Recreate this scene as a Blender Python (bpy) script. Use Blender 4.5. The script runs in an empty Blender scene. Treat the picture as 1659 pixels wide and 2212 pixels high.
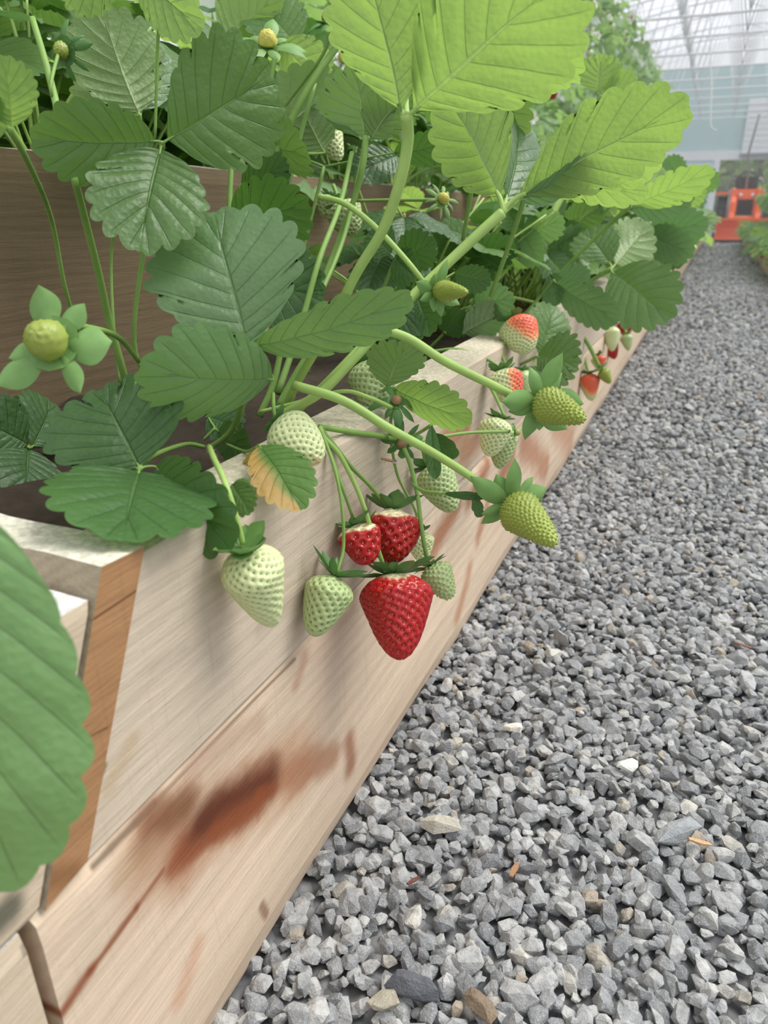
import bpy, bmesh, math, random
import numpy as np
from math import pi, sin, cos, radians, sqrt, atan, hypot, exp
from mathutils import Vector, Matrix

# ------------------------------------------------------------------ camera, world, light, exposure
SC = bpy.context.scene
COL = SC.collection
CAM_H = 0.445
FPX, CX, CY = 1614.0, 829.5, 1106.0
PITCH, YAW = atan(638 / FPX), atan(723.5 / hypot(FPX, 638))
Fv = np.array([-sin(YAW) * cos(PITCH), cos(YAW) * cos(PITCH), -sin(PITCH)])
Rv = np.array([cos(YAW), sin(YAW), 0.0])
Uv = np.cross(Rv, Fv)
C0 = np.array([0, 0, CAM_H])
cam = bpy.data.cameras.new('camera')
cam.sensor_width = 36.0
cam.lens = FPX / 2212 * 36.0
cam.clip_start = 0.02
cam.clip_end = 300
cam.dof.use_dof = True
cam.dof.focus_distance = 0.52
cam.dof.aperture_fstop = 11.0
co = bpy.data.objects.new('camera', cam)
COL.objects.link(co)
co.matrix_world = Matrix(((Rv[0], Uv[0], -Fv[0], 0), (Rv[1], Uv[1], -Fv[1], 0), (Rv[2], Uv[2], -Fv[2], CAM_H), (0, 0, 0, 1)))
SC.camera = co
SC.view_settings.view_transform = 'Standard'
SC.view_settings.look = 'None'
SC.view_settings.gamma = 1.0
SC.view_settings.exposure = 0.25
SC.view_settings.use_curve_mapping = False

w = bpy.data.worlds.new('overcast_sky')
SC.world = w
w.use_nodes = True
wn, wl = w.node_tree.nodes, w.node_tree.links
bg = wn['Background']
tc = wn.new('ShaderNodeTexCoord')
sx = wn.new('ShaderNodeSeparateXYZ')
cr = wn.new('ShaderNodeValToRGB')
cr.color_ramp.elements[0].position = 0.42
cr.color_ramp.elements[0].color = (0.42, 0.46, 0.46, 1)
cr.color_ramp.elements[1].position = 0.62
cr.color_ramp.elements[1].color = (0.93, 0.95, 1.0, 1)
mr = wn.new('ShaderNodeMath'); mr.operation = 'MULTIPLY_ADD'; mr.inputs[1].default_value = 0.5; mr.inputs[2].default_value = 0.5
wl.new(tc.outputs['Generated'], sx.inputs[0]); wl.new(sx.outputs['Z'], mr.inputs[0]); wl.new(mr.outputs[0], cr.inputs[0]); wl.new(cr.outputs[0], bg.inputs['Color'])
bg.inputs['Strength'].default_value = 0.95
sun = bpy.data.lights.new('overcast_sun', 'SUN')
sun.energy = 3.0; sun.angle = radians(38); sun.color = (1.0, 0.98, 0.94)
so = bpy.data.objects.new('overcast_sun', sun); COL.objects.link(so)
so.rotation_euler = Vector((0.42, 0.30, 0.85)).to_track_quat('Z', 'Y').to_euler()

rnd = random.Random(7)
nr = np.random.RandomState(11)

# ------------------------------------------------------------------ helpers
def ray(px, py):
    return Fv + Rv * (px - CX) / FPX - Uv * (py - CY) / FPX

def P(px, py, d):                       # a point of the place at camera depth d
    return C0 + ray(px, py) * d

def PZ(px, py, z):
    r = ray(px, py); return C0 + r * (z - CAM_H) / r[2]

def PX(px, py, x):
    r = ray(px, py); return C0 + r * x / r[0]

def nrm(v):
    v = np.asarray(v, float); return v / (np.linalg.norm(v) + 1e-12)

def mk(name, V, Fc, mats, parent=None, smooth=True, mi=None, uv=None, at=None, loc=None):
    V = np.asarray(V, float)
    if loc is None and parent is not None:
        off = np.array(parent.location) + (np.array(parent.parent.location) if parent.parent else 0)
        V = V - off
    elif loc is not None:
        V = V - np.asarray(loc)
    me = bpy.data.meshes.new(name)
    me.from_pydata(V.tolist(), [], [tuple(int(i) for i in f) for f in Fc])
    for m in (mats if isinstance(mats, (list, tuple)) else [mats]):
        me.materials.append(m)
    if mi is not None:
        me.polygons.foreach_set('material_index', np.asarray(mi, dtype=np.int32))
    me.polygons.foreach_set('use_smooth', [smooth] * len(me.polygons))
    if uv is not None:
        l = me.uv_layers.new(name='UVMap')
        li = np.empty(len(me.loops), dtype=np.int32); me.loops.foreach_get('vertex_index', li)
        l.data.foreach_set('uv', np.asarray(uv, dtype=np.float32)[li].ravel())
    for k, a in (at or {}).items():
        A = me.attributes.new(k, 'FLOAT', 'POINT'); A.data.foreach_set('value', np.asarray(a, dtype=np.float32))
    me.update()
    o = bpy.data.objects.new(name, me)
    COL.objects.link(o)
    if parent is not None:
        o.parent = parent
    if loc is not None:
        o.location = loc
    return o

def tag(o, label, cat, group=None, kind=None):
    if label: o['label'] = label
    if cat: o['category'] = cat
    if group: o['group'] = group
    if kind: o['kind'] = kind
    return o

def thing(name, label, cat, loc, group=None):
    o = bpy.data.objects.new(name, None); o.empty_display_size = 0.01
    COL.objects.link(o); o.location = loc
    return tag(o, label, cat, group)

def struct(o):
    o['kind'] = 'structure'; return o

def dup(root, M=None, label=None, group=None):
    r = root.copy(); COL.objects.link(r)
    if M is not None: r.matrix_world = M
    if label: r['label'] = label
    if group: r['group'] = group
    for ch in root.children:
        c = ch.copy(); COL.objects.link(c); c.parent = r
        for g in ch.children:
            d = g.copy(); COL.objects.link(d); d.parent = c
    return r

class MB:
    def __init__(s): s.v = []; s.f = []; s.m = []; s.u = []; s.n = 0
    def add(s, V, Fc, m=0, uv=None):
        V = np.asarray(V, float)
        s.v.append(V); s.f += [tuple(i + s.n for i in f) for f in Fc]; s.m += [m] * len(Fc)
        s.u.append(np.asarray(uv, float) if uv is not None else np.zeros((len(V), 2)))
        s.n += len(V)
    def box(s, c, h, m=0, R=None):
        V = np.array([(x, y, z) for x in (-1, 1) for y in (-1, 1) for z in (-1, 1)], float) * h
        if R is not None: V = V @ np.array(R).T
        s.add(V + np.asarray(c), [(0, 1, 3, 2), (4, 6, 7, 5), (0, 4, 5, 1), (2, 3, 7, 6), (0, 2, 6, 4), (1, 5, 7, 3)], m)
    def tube(s, pts, r, m=0, n=8):
        V, Fc = tube_geo(pts, r, n); s.add(V, Fc, m)
    def build(s, name, mats, parent=None, smooth=True, loc=None):
        return mk(name, np.vstack(s.v), s.f, mats, parent, smooth, s.m, np.vstack(s.u), None, loc)

def spline(pts, n=6):
    pts = [np.asarray(p, float) for p in pts]
    if len(pts) < 3:
        return np.array([pts[0] + (pts[-1] - pts[0]) * k / n for k in range(n + 1)])
    q = [2 * pts[0] - pts[1]] + pts + [2 * pts[-1] - pts[-2]]
    out = []
    for i in range(1, len(q) - 2):
        for k in range(n):
            t = k / n
            out.append(.5 * ((2 * q[i]) + (q[i + 1] - q[i - 1]) * t + (2 * q[i - 1] - 5 * q[i] + 4 * q[i + 1] - q[i + 2]) * t * t + (3 * q[i] - q[i - 1] - 3 * q[i + 1] + q[i + 2]) * t ** 3))
    out.append(pts[-1])
    return np.array(out)

def tube_geo(pts, r, n=8, caps=True):
    pts = np.asarray(pts, float); N = len(pts)
    r = np.interp(np.linspace(0, 1, N), np.linspace(0, 1, len(r)), r) if isinstance(r, (list, tuple)) else np.full(N, float(r))
    T = np.gradient(pts, axis=0); T /= (np.linalg.norm(T, axis=1)[:, None] + 1e-12)
    up = np.array([0.3, 0.2, 0.93]) if abs(T[0][2]) < .9 else np.array([1., 0, 0])
    a = nrm(np.cross(T[0], up)); V = []
    for i in range(N):
        a = nrm(a - T[i] * (a @ T[i])); b = np.cross(T[i], a)
        for k in range(n):
            t = 2 * pi * k / n; V.append(pts[i] + r[i] * (a * cos(t) + b * sin(t)))
    Fc = [(i * n + k, i * n + (k + 1) % n, (i + 1) * n + (k + 1) % n, (i + 1) * n + k) for i in range(N - 1) for k in range(n)]
    if caps:
        Fc += [tuple(range(n - 1, -1, -1)), tuple((N - 1) * n + k for k in range(n))]
    return np.array(V), Fc

def vnoise(p, s, seed=0):               # cheap smooth noise, about -1..1
    p = np.asarray(p, float) * s + seed * 1.37
    return (np.sin(p[..., 0] * 1.7 + 1.3 * np.sin(p[..., 1] * 1.1 + .5)) + np.sin(p[..., 1] * 2.3 + 1.7 * np.sin(p[..., 2] * 1.3)) + np.sin(p[..., 2] * 1.9 + 1.1 * np.sin(p[..., 0] * 1.6 + 2))) / 3

# ------------------------------------------------------------------ materials
def newmat(name):
    m = bpy.data.materials.new(name); m.use_nodes = True
    nt = m.node_tree
    return m, nt, nt.nodes['Principled BSDF'], nt.nodes['Material Output']

class G:                                # short node writer
    def __init__(s, nt): s.nt = nt
    def n(s, t, **k):
        x = s.nt.nodes.new('ShaderNode' + t)
        for a, b in k.items(): setattr(x, a, b)
        return x
    def l(s, a, b): s.nt.links.new(a, b)
    def put(s, v, inp):
        if isinstance(v, bpy.types.NodeSocket): s.l(v, inp)
        else: inp.default_value = v
    def math(s, op, a, b=0.0, c=0.0, clamp=False):
        x = s.n('Math', operation=op, use_clamp=clamp)
        s.put(a, x.inputs[0]); s.put(b, x.inputs[1]); s.put(c, x.inputs[2]); return x.outputs[0]
    def mix(s, f, a, b, bt='MIX'):
        x = s.n('MixRGB', blend_type=bt)
        s.put(f, x.inputs[0]); s.put(a if not isinstance(a, tuple) else a[:3] + (1,), x.inputs[1]); s.put(b if not isinstance(b, tuple) else b[:3] + (1,), x.inputs[2]); return x.outputs[0]
    def noise(s, vec, sc, det=3, rough=.5, dist=0.):
        x = s.n('TexNoise'); x.inputs['Scale'].default_value = sc; x.inputs['Detail'].default_value = det
        x.inputs['Roughness'].default_value = rough; x.inputs['Distortion'].default_value = dist
        if vec is not None: s.l(vec, x.inputs['Vector'])
        return x.outputs['Fac']
    def ramp(s, f, st):
        x = s.n('ValToRGB'); e = x.color_ramp.elements
        while len(e) < len(st): e.new(.5)
        for q, (p, c) in zip(e, st):
            q.position = p; q.color = tuple(c) + (1,) if len(c) == 3 else c
        s.l(f, x.inputs[0]); return x.outputs[0]
    def sm(s, v, a, b, lo=0., hi=1.):
        x = s.n('MapRange', interpolation_type='SMOOTHSTEP')
        s.put(v, x.inputs['Value']); x.inputs['From Min'].default_value = a; x.inputs['From Max'].default_value = b
        x.inputs['To Min'].default_value = lo; x.inputs['To Max'].default_value = hi; return x.outputs[0]
    def bump(s, h, st, dist=.001):
        x = s.n('Bump'); x.inputs['Strength'].default_value = st; x.inputs['Distance'].default_value = dist
        s.l(h, x.inputs['Height']); return x.outputs[0]

def simple(name, col, rough=.6, var=.12, sc=30., metal=0., spec=.4, trans=0.):
    m, nt, b, o = newmat(name); g = G(nt)
    t = g.n('TexCoord')
    f = g.noise(t.outputs['Object'], sc, 3)
    d = tuple(max(0, c * (1 - var)) for c in col); e = tuple(min(1, c * (1 + var)) for c in col)
    c = g.mix(f, d, e)
    g.l(c, b.inputs['Base Color']); b.inputs['Roughness'].default_value = rough
    b.inputs['Metallic'].default_value = metal; b.inputs['Specular IOR Level'].default_value = spec
    if trans:
        tr = g.n('BsdfTranslucent'); g.l(c, tr.inputs[0]); mx = g.n('MixShader'); mx.inputs[0].default_value = trans
        g.l(b.outputs[0], mx.inputs[1]); g.l(tr.outputs[0], mx.inputs[2]); g.l(mx.outputs[0], o.inputs[0])
    return m

def leafmat(name, top, under, glow, tr=.38, rough=.42, veincol=(.16, .30, .10), hero=True, patch=None):
    m, nt, b, o = newmat(name); g = G(nt)
    uv = g.n('UVMap'); s = g.n('SeparateXYZ'); g.l(uv.outputs[0], s.inputs[0])
    oi = g.n('ObjectInfo'); geo = g.n('NewGeometry'); tc_ = g.n('TexCoord')
    au = g.math('ABSOLUTE', g.math('MULTIPLY_ADD', s.outputs['X'], 2., -1.))
    mid = g.sm(au, .008, .035, 1., 0.)
    # side veins run along mesh rows, in step with the teeth
    ph = g.math('FRACT', g.math('MULTIPLY', s.outputs['Y'], 9.))
    vn = g.math('ABSOLUTE', g.math('SUBTRACT', ph, .5))
    side = g.math('MULTIPLY', g.sm(vn, .0, .06, 1., 0.), g.sm(au, .75, 1., 1., 0.))
    vein = g.math('MAXIMUM', mid, g.math('MULTIPLY', side, .5))
    nz = g.noise(tc_.outputs['Object'], 45., 3)
    fine = g.noise(tc_.outputs['Object'], 420., 2)
    var = g.math('MULTIPLY_ADD', oi.outputs['Random'], .5, g.math('MULTIPLY', nz, .6))
    c1 = g.mix(var, tuple(c * .62 for c in top), tuple(c * 1.25 for c in top))
    c1 = g.mix(g.math('MULTIPLY', side, .45), c1, tuple(c * .45 for c in top)); c1 = g.mix(g.math('MULTIPLY', mid, .35), c1, veincol)
    c2 = g.mix(var, tuple(c * .8 for c in under), tuple(c * 1.15 for c in under))
    c2 = g.mix(g.math('MULTIPLY', mid, .7), c2, (.48, .60, .28))
    if patch:
        pn = g.sm(g.math('ADD', s.outputs['X'], g.math('MULTIPLY', nz, .35)), .68, .98, 0., 1.)
        pn = g.math('MULTIPLY', pn, .9)
        c1 = g.mix(pn, c1, patch); c2 = g.mix(pn, c2, patch)
    c = g.mix(geo.outputs['Backfacing'], c1, c2)
    g.l(c, b.inputs['Base Color'])
    b.inputs['Roughness'].default_value = rough; b.inputs['Specular IOR Level'].default_value = .5
    vor = g.n('TexVoronoi'); vor.inputs['Scale'].default_value = 300.; g.l(tc_.outputs['Object'], vor.inputs['Vector'])
    h = g.math('SUBTRACT', g.math('MULTIPLY', vor.outputs['Distance'], .45), g.math('MULTIPLY', vein, .9))
    h = g.math('ADD', h, g.math('MULTIPLY', fine, .3))
    bp = g.bump(h, .7 if hero else .4, .001); g.l(bp, b.inputs['Normal'])
    t = g.n('BsdfTranslucent')
    g.l(g.mix(g.math('MULTIPLY', side, .5), glow, tuple(c * .5 for c in glow)), t.inputs[0]); g.l(bp, t.inputs['Normal'])
    mx = g.n('MixShader'); mx.inputs[0].default_value = tr
    g.l(b.outputs[0], mx.inputs[1]); g.l(t.outputs[0], mx.inputs[2]); g.l(mx.outputs[0], o.inputs[0])
    return m

M_LEAF = leafmat('leaf_green', (.105, .20, .055), (.21, .32, .11), (.22, .42, .07), .28)
M_LEAFM = leafmat('leaf_mid_green', (.17, .315, .12), (.24, .37, .14), (.28, .50, .10), .28)
M_LEAFB = leafmat('leaf_bright', (.14, .27, .09), (.27, .41, .13), (.42, .64, .12), .46)
M_LEAFD = leafmat('leaf_dark', (.058, .138, .036), (.14, .24, .08), (.13, .30, .04), .24, .40)
M_LEAFG = leafmat('leaf_bluish', (.145, .255, .105), (.24, .35, .17), (.18, .38, .10), .28, .36)
M_LEAFY = leafmat('leaf_yellowing', (.10, .22, .05), (.16, .26, .06), (.25, .45, .05), .35, .5, patch=(.55, .30, .09))
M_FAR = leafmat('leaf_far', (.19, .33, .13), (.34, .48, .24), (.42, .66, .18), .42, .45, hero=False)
M_STEM = simple('stem_green', (.25, .42, .10), .5, .25, 60., trans=.15)
M_STEMY = simple('stem_light_green', (.40, .58, .16), .5, .2, 60., trans=.15)
M_CAL = simple('calyx_green', (.095, .22, .06), .45, .3, 90., trans=.12)
M_CALL = simple('calyx_light_green', (.20, .37, .11), .5, .3, 90., trans=.2)
M_PETAL = simple('petal_white', (.85, .86, .80), .5, .05, 40., trans=.3)
M_YEL = simple('flower_centre_yellow', (.55, .50, .10), .6, .25, 400.)
M_DRY = simple('dried_brown', (.34, .20, .10), .8, .4, 200.)

def berrymat(name, pale, ripe, rough):
    m, nt, b, o = newmat(name); g = G(nt)
    a = g.n('Attribute', attribute_name='ripe'); t = g.n('TexCoord')
    pit = g.n('Attribute', attribute_name='pit')
    nz = g.noise(t.outputs['Object'], 160., 3)
    f = g.sm(g.math('MULTIPLY_ADD', nz, .3, g.math('SUBTRACT', a.outputs['Fac'], .15)), 0., 1.)
    c = g.ramp(f, [(0., pale), (.30, tuple(.75 * pale[i] + .25 * ripe[i] for i in range(3))), (.55, (min(1, ripe[0] * 1.25), ripe[1] * 2.4 + .03, ripe[2] * 1.8 + .02)), (1., ripe)])
    c = g.mix(g.math('MULTIPLY', pit.outputs['Fac'], .35), c, g.mix(f, (pale[0] * .35, pale[1] * .45, pale[2] * .25), (ripe[0] * .6, ripe[1] * .3, ripe[2] * .3)))
    g.l(c, b.inputs['Base Color']); b.inputs['Roughness'].default_value = rough; b.inputs['Specular IOR Level'].default_value = .5
    b.inputs['Coat Weight'].default_value = .35 if rough < .3 else .12; b.inputs['Coat Roughness'].default_value = .08; b.inputs['Subsurface Weight'].default_value = .12; b.inputs['Subsurface Radius'].default_value = (.006, .003, .0015); b.inputs['Subsurface Scale'].default_value = .6
    return m
M_RED = berrymat('ripe_strawberry_skin', (.86, .80, .52), (.42, .006, .008), .30)
M_PALE = berrymat('pale_strawberry_skin', (.66, .73, .38), (.80, .14, .07), .40)
M_GREEN = berrymat('green_strawberry_skin', (.42, .52, .23), (.60, .20, .05), .5)
M_YOUNG = berrymat('young_strawberry_skin', (.29, .36, .06), (.5, .2, .05), .5)
M_SEEDR = simple('seed_yellow', (.75, .42, .10), .4, .2, 300.)
M_SEEDG = simple('seed_olive', (.20, .24, .05), .5, .2, 300.)
M_SEEDL = simple('seed_lime', (.50, .58, .14), .5, .2, 300.)

def woodmat(name, base, dark, marks=(), grain=1., rot=0., strength=.6, top=(.62, .56, .42)):
    """sawn timber: grain runs along Y; marks = stains with their own shape in the (y, z) plane of the face"""
    m, nt, b, o = newmat(name); g = G(nt)
    t = g.n('TexCoord'); mp = g.n('Mapping'); g.l(t.outputs['Object'], mp.inputs['Vector'])
    mp.inputs['Rotation'].default_value = (rot, 0, 0)
    mp.inputs['Scale'].default_value = (14., 1.3, 14.)
    g1 = g.noise(mp.outputs[0], 2.2, 6, .6, .6)
    mp2 = g.n('Mapping'); g.l(t.outputs['Object'], mp2.inputs['Vector']); mp2.inputs['Rotation'].default_value = (rot, 0, 0); mp2.inputs['Scale'].default_value = (90., 6., 90.)
    g2 = g.noise(mp2.outputs[0], 6., 4, .6)
    wv = g.n('TexWave', wave_type='RINGS', rings_direction='Y'); wv.inputs['Scale'].default_value = 3.2 * grain; wv.inputs['Distortion'].default_value = 5.
    wv.inputs['Detail'].default_value = 3.; g.l(mp.outputs[0], wv.inputs['Vector'])
    f = g.math('ADD', g.math('MULTIPLY', g1, .78), g.math('MULTIPLY', wv.outputs['Fac'], .22))
    c = g.ramp(f, [(.20, tuple(.6 * dark[i] + .4 * base[i] for i in range(3))), (.5, base), (.8, tuple(min(1, x * 1.12) for x in base))])
    c = g.mix(g.sm(g2, .35, .7, .0, .20), c, tuple(x * .62 for x in base))
    sw = g.n('Mapping'); g.l(t.outputs['Object'], sw.inputs['Vector']); sw.inputs['Scale'].default_value = (40., 220., 12.)
    g3 = g.noise(sw.outputs[0], 1.5, 2)
    c = g.mix(g.sm(g3, .56, .72, 0., .16), c, tuple(x * .6 for x in base))
    # stains and knots
    s = g.n('SeparateXYZ'); g.l(t.outputs['Object'], s.inputs[0])
    dn = g.noise(t.outputs['Object'], 38., 4, .6); dn2 = g.noise(t.outputs['Object'], 9., 3)
    for (y0, z0, y1, z1, r, col, k) in marks:
        dy, dz = y1 - y0, z1 - z0; L2 = dy * dy + dz * dz + 1e-9
        ay = g.math('SUBTRACT', s.outputs['Y'], y0); az = g.math('SUBTRACT', s.outputs['Z'], z0)
        h = g.math('MULTIPLY', g.math('ADD', g.math('MULTIPLY', ay, dy), g.math('MULTIPLY', az, dz)), 1 / L2, clamp=True)
        ey = g.math('SUBTRACT', ay, g.math('MULTIPLY', h, dy)); ez = g.math('SUBTRACT', az, g.math('MULTIPLY', h, dz))
        d = g.math('SQRT', g.math('ADD', g.math('MULTIPLY', ey, ey), g.math('MULTIPLY', ez, ez)))
        d = g.math('ADD', d, g.math('MULTIPLY', g.math('SUBTRACT', g.math('ADD', g.math('MULTIPLY', dn, .5), g.math('MULTIPLY', g1, .5)), .5), r * 1.6))
        c = g.mix(g.sm(d, r * .1, r * 1.4, k, 0.), c, col)
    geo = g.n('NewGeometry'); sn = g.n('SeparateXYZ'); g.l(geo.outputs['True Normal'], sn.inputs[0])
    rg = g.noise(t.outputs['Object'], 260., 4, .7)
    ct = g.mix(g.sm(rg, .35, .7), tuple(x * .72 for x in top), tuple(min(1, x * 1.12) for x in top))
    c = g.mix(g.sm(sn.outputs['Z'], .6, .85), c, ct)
    g.l(c, b.inputs['Base Color']); b.inputs['Roughness'].default_value = .75; b.inputs['Specular IOR Level'].default_value = .25
    h = g.math('ADD', g.math('MULTIPLY', g2, .7), g.math('MULTIPLY', rg, g.sm(sn.outputs['Z'], .6, .85, .2, 1.6)))
    g.l(g.bump(h, strength, .0012), b.inputs['Normal'])
    return m

def pw(px, py):                          # (y, z) on the bed's front face
    q = PX(px, py, -.2); return float(q[1]), float(q[2])
def mark(a, b_, r, col, k):
    return pw(*a) + pw(*b_) + (r, col, k)
RB, BR = (.24, .065, .022), (.11, .030, .014)
marksL = [
    mark((330, 1840), (640, 1650), .030, (.43, .24, .135), .75), mark((320, 1800), (400, 1740), .013, (.27, .12, .06), .8), mark((200, 1872), (335, 1735), .0018, (.13, .09, .06), .8), mark((335, 1735), (640, 1425), .0014, (.20, .13, .08), .7),
    mark((400, 1850), (560, 1700), .021, (.36, .15, .07), .75), mark((560, 1700), (710, 1635), .014, (.36, .16, .08), .75), mark((400, 1830), (500, 1740), .013, RB, .8), mark((440, 1775), (580, 1690), .016, BR, .95), mark((560, 1720), (590, 1705), .006, RB, .8),
    mark((470, 1800), (560, 1740), .010, RB, .85), mark((370, 1880), (470, 1800), .006, RB, .6), mark((330, 1760), (400, 1745), .010, (.20, .085, .04), .7),
    mark((100, 2230), (190, 2095), .0040, RB, .9), mark((190, 2095), (290, 1960), .0030, RB, .85), mark((290, 1960), (350, 1880), .0020, RB, .7),
    mark((745, 1600), (748, 1650), .012, (.30, .13, .07), .85), mark((560, 1955), (572, 1975), .004, (.20, .09, .05), .7),
    mark((640, 1480), (660, 1420), .006, (.40, .20, .12), .5), mark((430, 1640), (560, 1560), .010, (.42, .27, .18), .5),
    mark((250, 1900), (320, 1830), .008, (.45, .29, .16), .5), mark((380, 2150), (420, 2040), .008, (.50, .24, .14), .45),
    mark((700, 1250), (660, 1330), .006, (.42, .24, .13), .5), mark((925, 1210), (985, 1090), .018, (.36, .14, .06), .85), mark((1010, 1080), (1050, 1000), .016, (.34, .13, .06), .85), mark((1030, 1160), (1050, 1090), .014, (.38, .16, .08), .7),
    mark((985, 1330), (1010, 1230), .014, (.42, .20, .10), .7), mark((1080, 1040), (1110, 980), .02, (.36, .14, .07), .85), mark((1130, 960), (1175, 1010), .03, (.40, .17, .09), .75),
    mark((1200, 900), (1230, 960), .04, (.45, .20, .11), .6)]
marksU = [
    mark((290, 1600), (235, 1700), .006, (.45, .32, .18), .5), mark((215, 1690), (228, 1655), .002, (.15, .11, .05), .8), mark((330, 1450), (400, 1400), .003, (.42, .36, .29), .4),
    mark((560, 1360), (700, 1240), .005, (.42, .33, .25), .5), mark((960, 950), (1010, 925), .018, (.42, .17, .08), .8), mark((1000, 985), (1040, 940), .018, (.42, .18, .09), .7),
    mark((1150, 850), (1190, 800), .05, (.45, .22, .12), .5)]
M_WL = woodmat('sawn_timber_lower', (.66, .52, .385), (.50, .36, .24), marksL, 1., .05)
M_WU = woodmat('sawn_timber_upper', (.60, .50, .385), (.47, .37, .27), marksU, 1., -.06)
M_WN = woodmat('sawn_timber_near', (.60, .49, .36), (.50, .38, .26), [mark((0, 1985), (22, 1965), .007, (.10, .10, .07), .9), mark((50, 2045), (52, 2060), .0015, (.2, .17, .13), .7)], 1., 0., top=(.74, .74, .70))
M_WE = woodmat('timber_end_orange', (.38, .205, .095), (.27, .135, .06), [mark((190, 1340), (292, 1272), .0008, (.13, .05, .02), .95), mark((165, 1600), (225, 1570), .0006, (.15, .06, .03), .8), mark((100, 1900), (150, 1880), .006, (.22, .10, .04), .7)], 2.2, 1.2, top=(.72, .68, .55))
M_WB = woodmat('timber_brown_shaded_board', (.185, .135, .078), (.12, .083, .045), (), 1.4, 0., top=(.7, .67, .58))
M_WF = woodmat('timber_far_bed', (.72, .56, .40), (.60, .42, .28), (), .6, 0.)

m, nt, b, o = newmat('crushed_stone'); g = G(nt)
t = g.n('TexCoord'); a = g.n('Attribute', attribute_name='tint'); oi = g.n('ObjectInfo'); gp = g.n('NewGeometry')
tv = g.math('FRACT', g.math('ADD', a.outputs['Fac'], oi.outputs['Random']))
c = g.ramp(tv, [(0., (.185, .19, .197)), (.3, (.29, .296, .303)), (.75, (.41, .413, .41)), (.93, (.50, .50, .485)), (.97, (.42, .39, .33)), (.99, (.36, .29, .21)), (1., (.62, .60, .54))])
nz = g.noise(gp.outputs['Position'], 900., 3, .7); n2 = g.noise(gp.outputs['Position'], 140., 3, .6)
c = g.mix(g.sm(nz, .48, .72, 0., .55), c, (.60, .61, .60)); c = g.mix(g.sm(n2, .3, .6, .5, 0.), c, (.14, .145, .15))
g.l(c, b.inputs['Base Color']); b.inputs['Roughness'].default_value = .8; b.inputs['Specular IOR Level'].default_value = .3
g.l(g.bump(g.math('ADD', n2, g.math('MULTIPLY', nz, .35)), 1., .0022), b.inputs['Normal'])
M_STONE = m
def stone_one(name, col):
    m, nt, b, o = newmat(name); g = G(nt); gp = g.n('NewGeometry'); nz = g.noise(gp.outputs['Position'], 700., 3, .7); n2 = g.noise(gp.outputs['Position'], 140., 3, .6)
    c = g.mix(g.sm(nz, .5, .75, 0., .35), col, tuple(min(1, x * 1.7 + .1) for x in col)); c = g.mix(g.sm(n2, .3, .6, .4, 0.), c, tuple(x * .5 for x in col))
    g.l(c, b.inputs['Base Color']); b.inputs['Roughness'].default_value = .8; g.l(g.bump(g.math('ADD', n2, nz), .8, .002), b.inputs['Normal']); return m
m, nt, b, o = newmat('gravel_bed'); g = G(nt)
t = g.n('TexCoord'); v = g.n('TexVoronoi'); v.inputs['Scale'].default_value = 75.; g.l(t.outputs['Object'], v.inputs['Vector'])
bw = g.n('RGBToBW'); g.l(v.outputs['Color'], bw.inputs[0])
c = g.ramp(bw.outputs[0], [(0., (.13, .135, .14)), (.5, (.22, .225, .23)), (1., (.34, .34, .34))])
c = g.mix(g.sm(v.outputs['Distance'], .3, .8, 0., .6), c, (.10, .10, .11))
c = g.mix(g.sm(g.noise(t.outputs['Object'], 1.6, 3), .35, .65, 0., .35), c, (.20, .19, .19))
g.l(c, b.inputs['Base Color']); b.inputs['Roughness'].default_value = .9
g.l(g.bump(g.math('SUBTRACT', 1., v.outputs['Distance']), 1., .008), b.inputs['Normal'])
M_GBED = m
M_SOIL = simple('dark_soil', (.038, .026, .016), .95, .6, 120.)
M_WHITE = simple('white_plastic', (.80, .82, .82), .4, .03, 8.)
M_STEEL = simple('galvanised_steel', (.74, .76, .75), .5, .06, 10., 0.)
M_WMET = simple('white_painted_steel', (.78, .80, .80), .45, .03, 6.)
M_TEAL = simple('teal_cladding', (.46, .62, .60), .6, .04, 1.2)
M_TEALP = simple('pale_blue_cladding', (.60, .74, .76), .6, .04, 1.2)
M_ORANGE = simple('orange_paint', (.95, .20, .07), .35, .06, 6.)
M_ORANGE2 = simple('hazed_orange_paint', (.92, .25, .13), .5, .1, 9.)  # the tractor's orange made paler, veil of haze put into the colour
M_BLACK = simple('black_rubber', (.035, .033, .03), .7, .2, 20.)
M_GREY = simple('grey_metal', (.22, .22, .22), .4, .1, 20., .4)
M_GRASS = simple('outdoor_grass', (.16, .26, .06), .9, .35, 2.)
M_TREE = simple('tree_foliage', (.34, .42, .15), .9, .5, 5., trans=.3)
M_BARK = simple('tree_bark', (.10, .07, .045), .9, .3, 20.)
m, nt, b, o = newmat('greenhouse_film'); g = G(nt)
tr = g.n('BsdfTransparent'); tr.inputs[0].default_value = (.97, .98, 1., 1); df = g.n('BsdfTranslucent'); df.inputs[0].default_value = (.86, .87, .93, 1)
mx = g.n('MixShader'); mx.inputs[0].default_value = .28; g.l(tr.outputs[0], mx.inputs[1]); g.l(df.outputs[0], mx.inputs[2]); g.l(mx.outputs[0], o.inputs[0])
M_FILM = m

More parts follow.
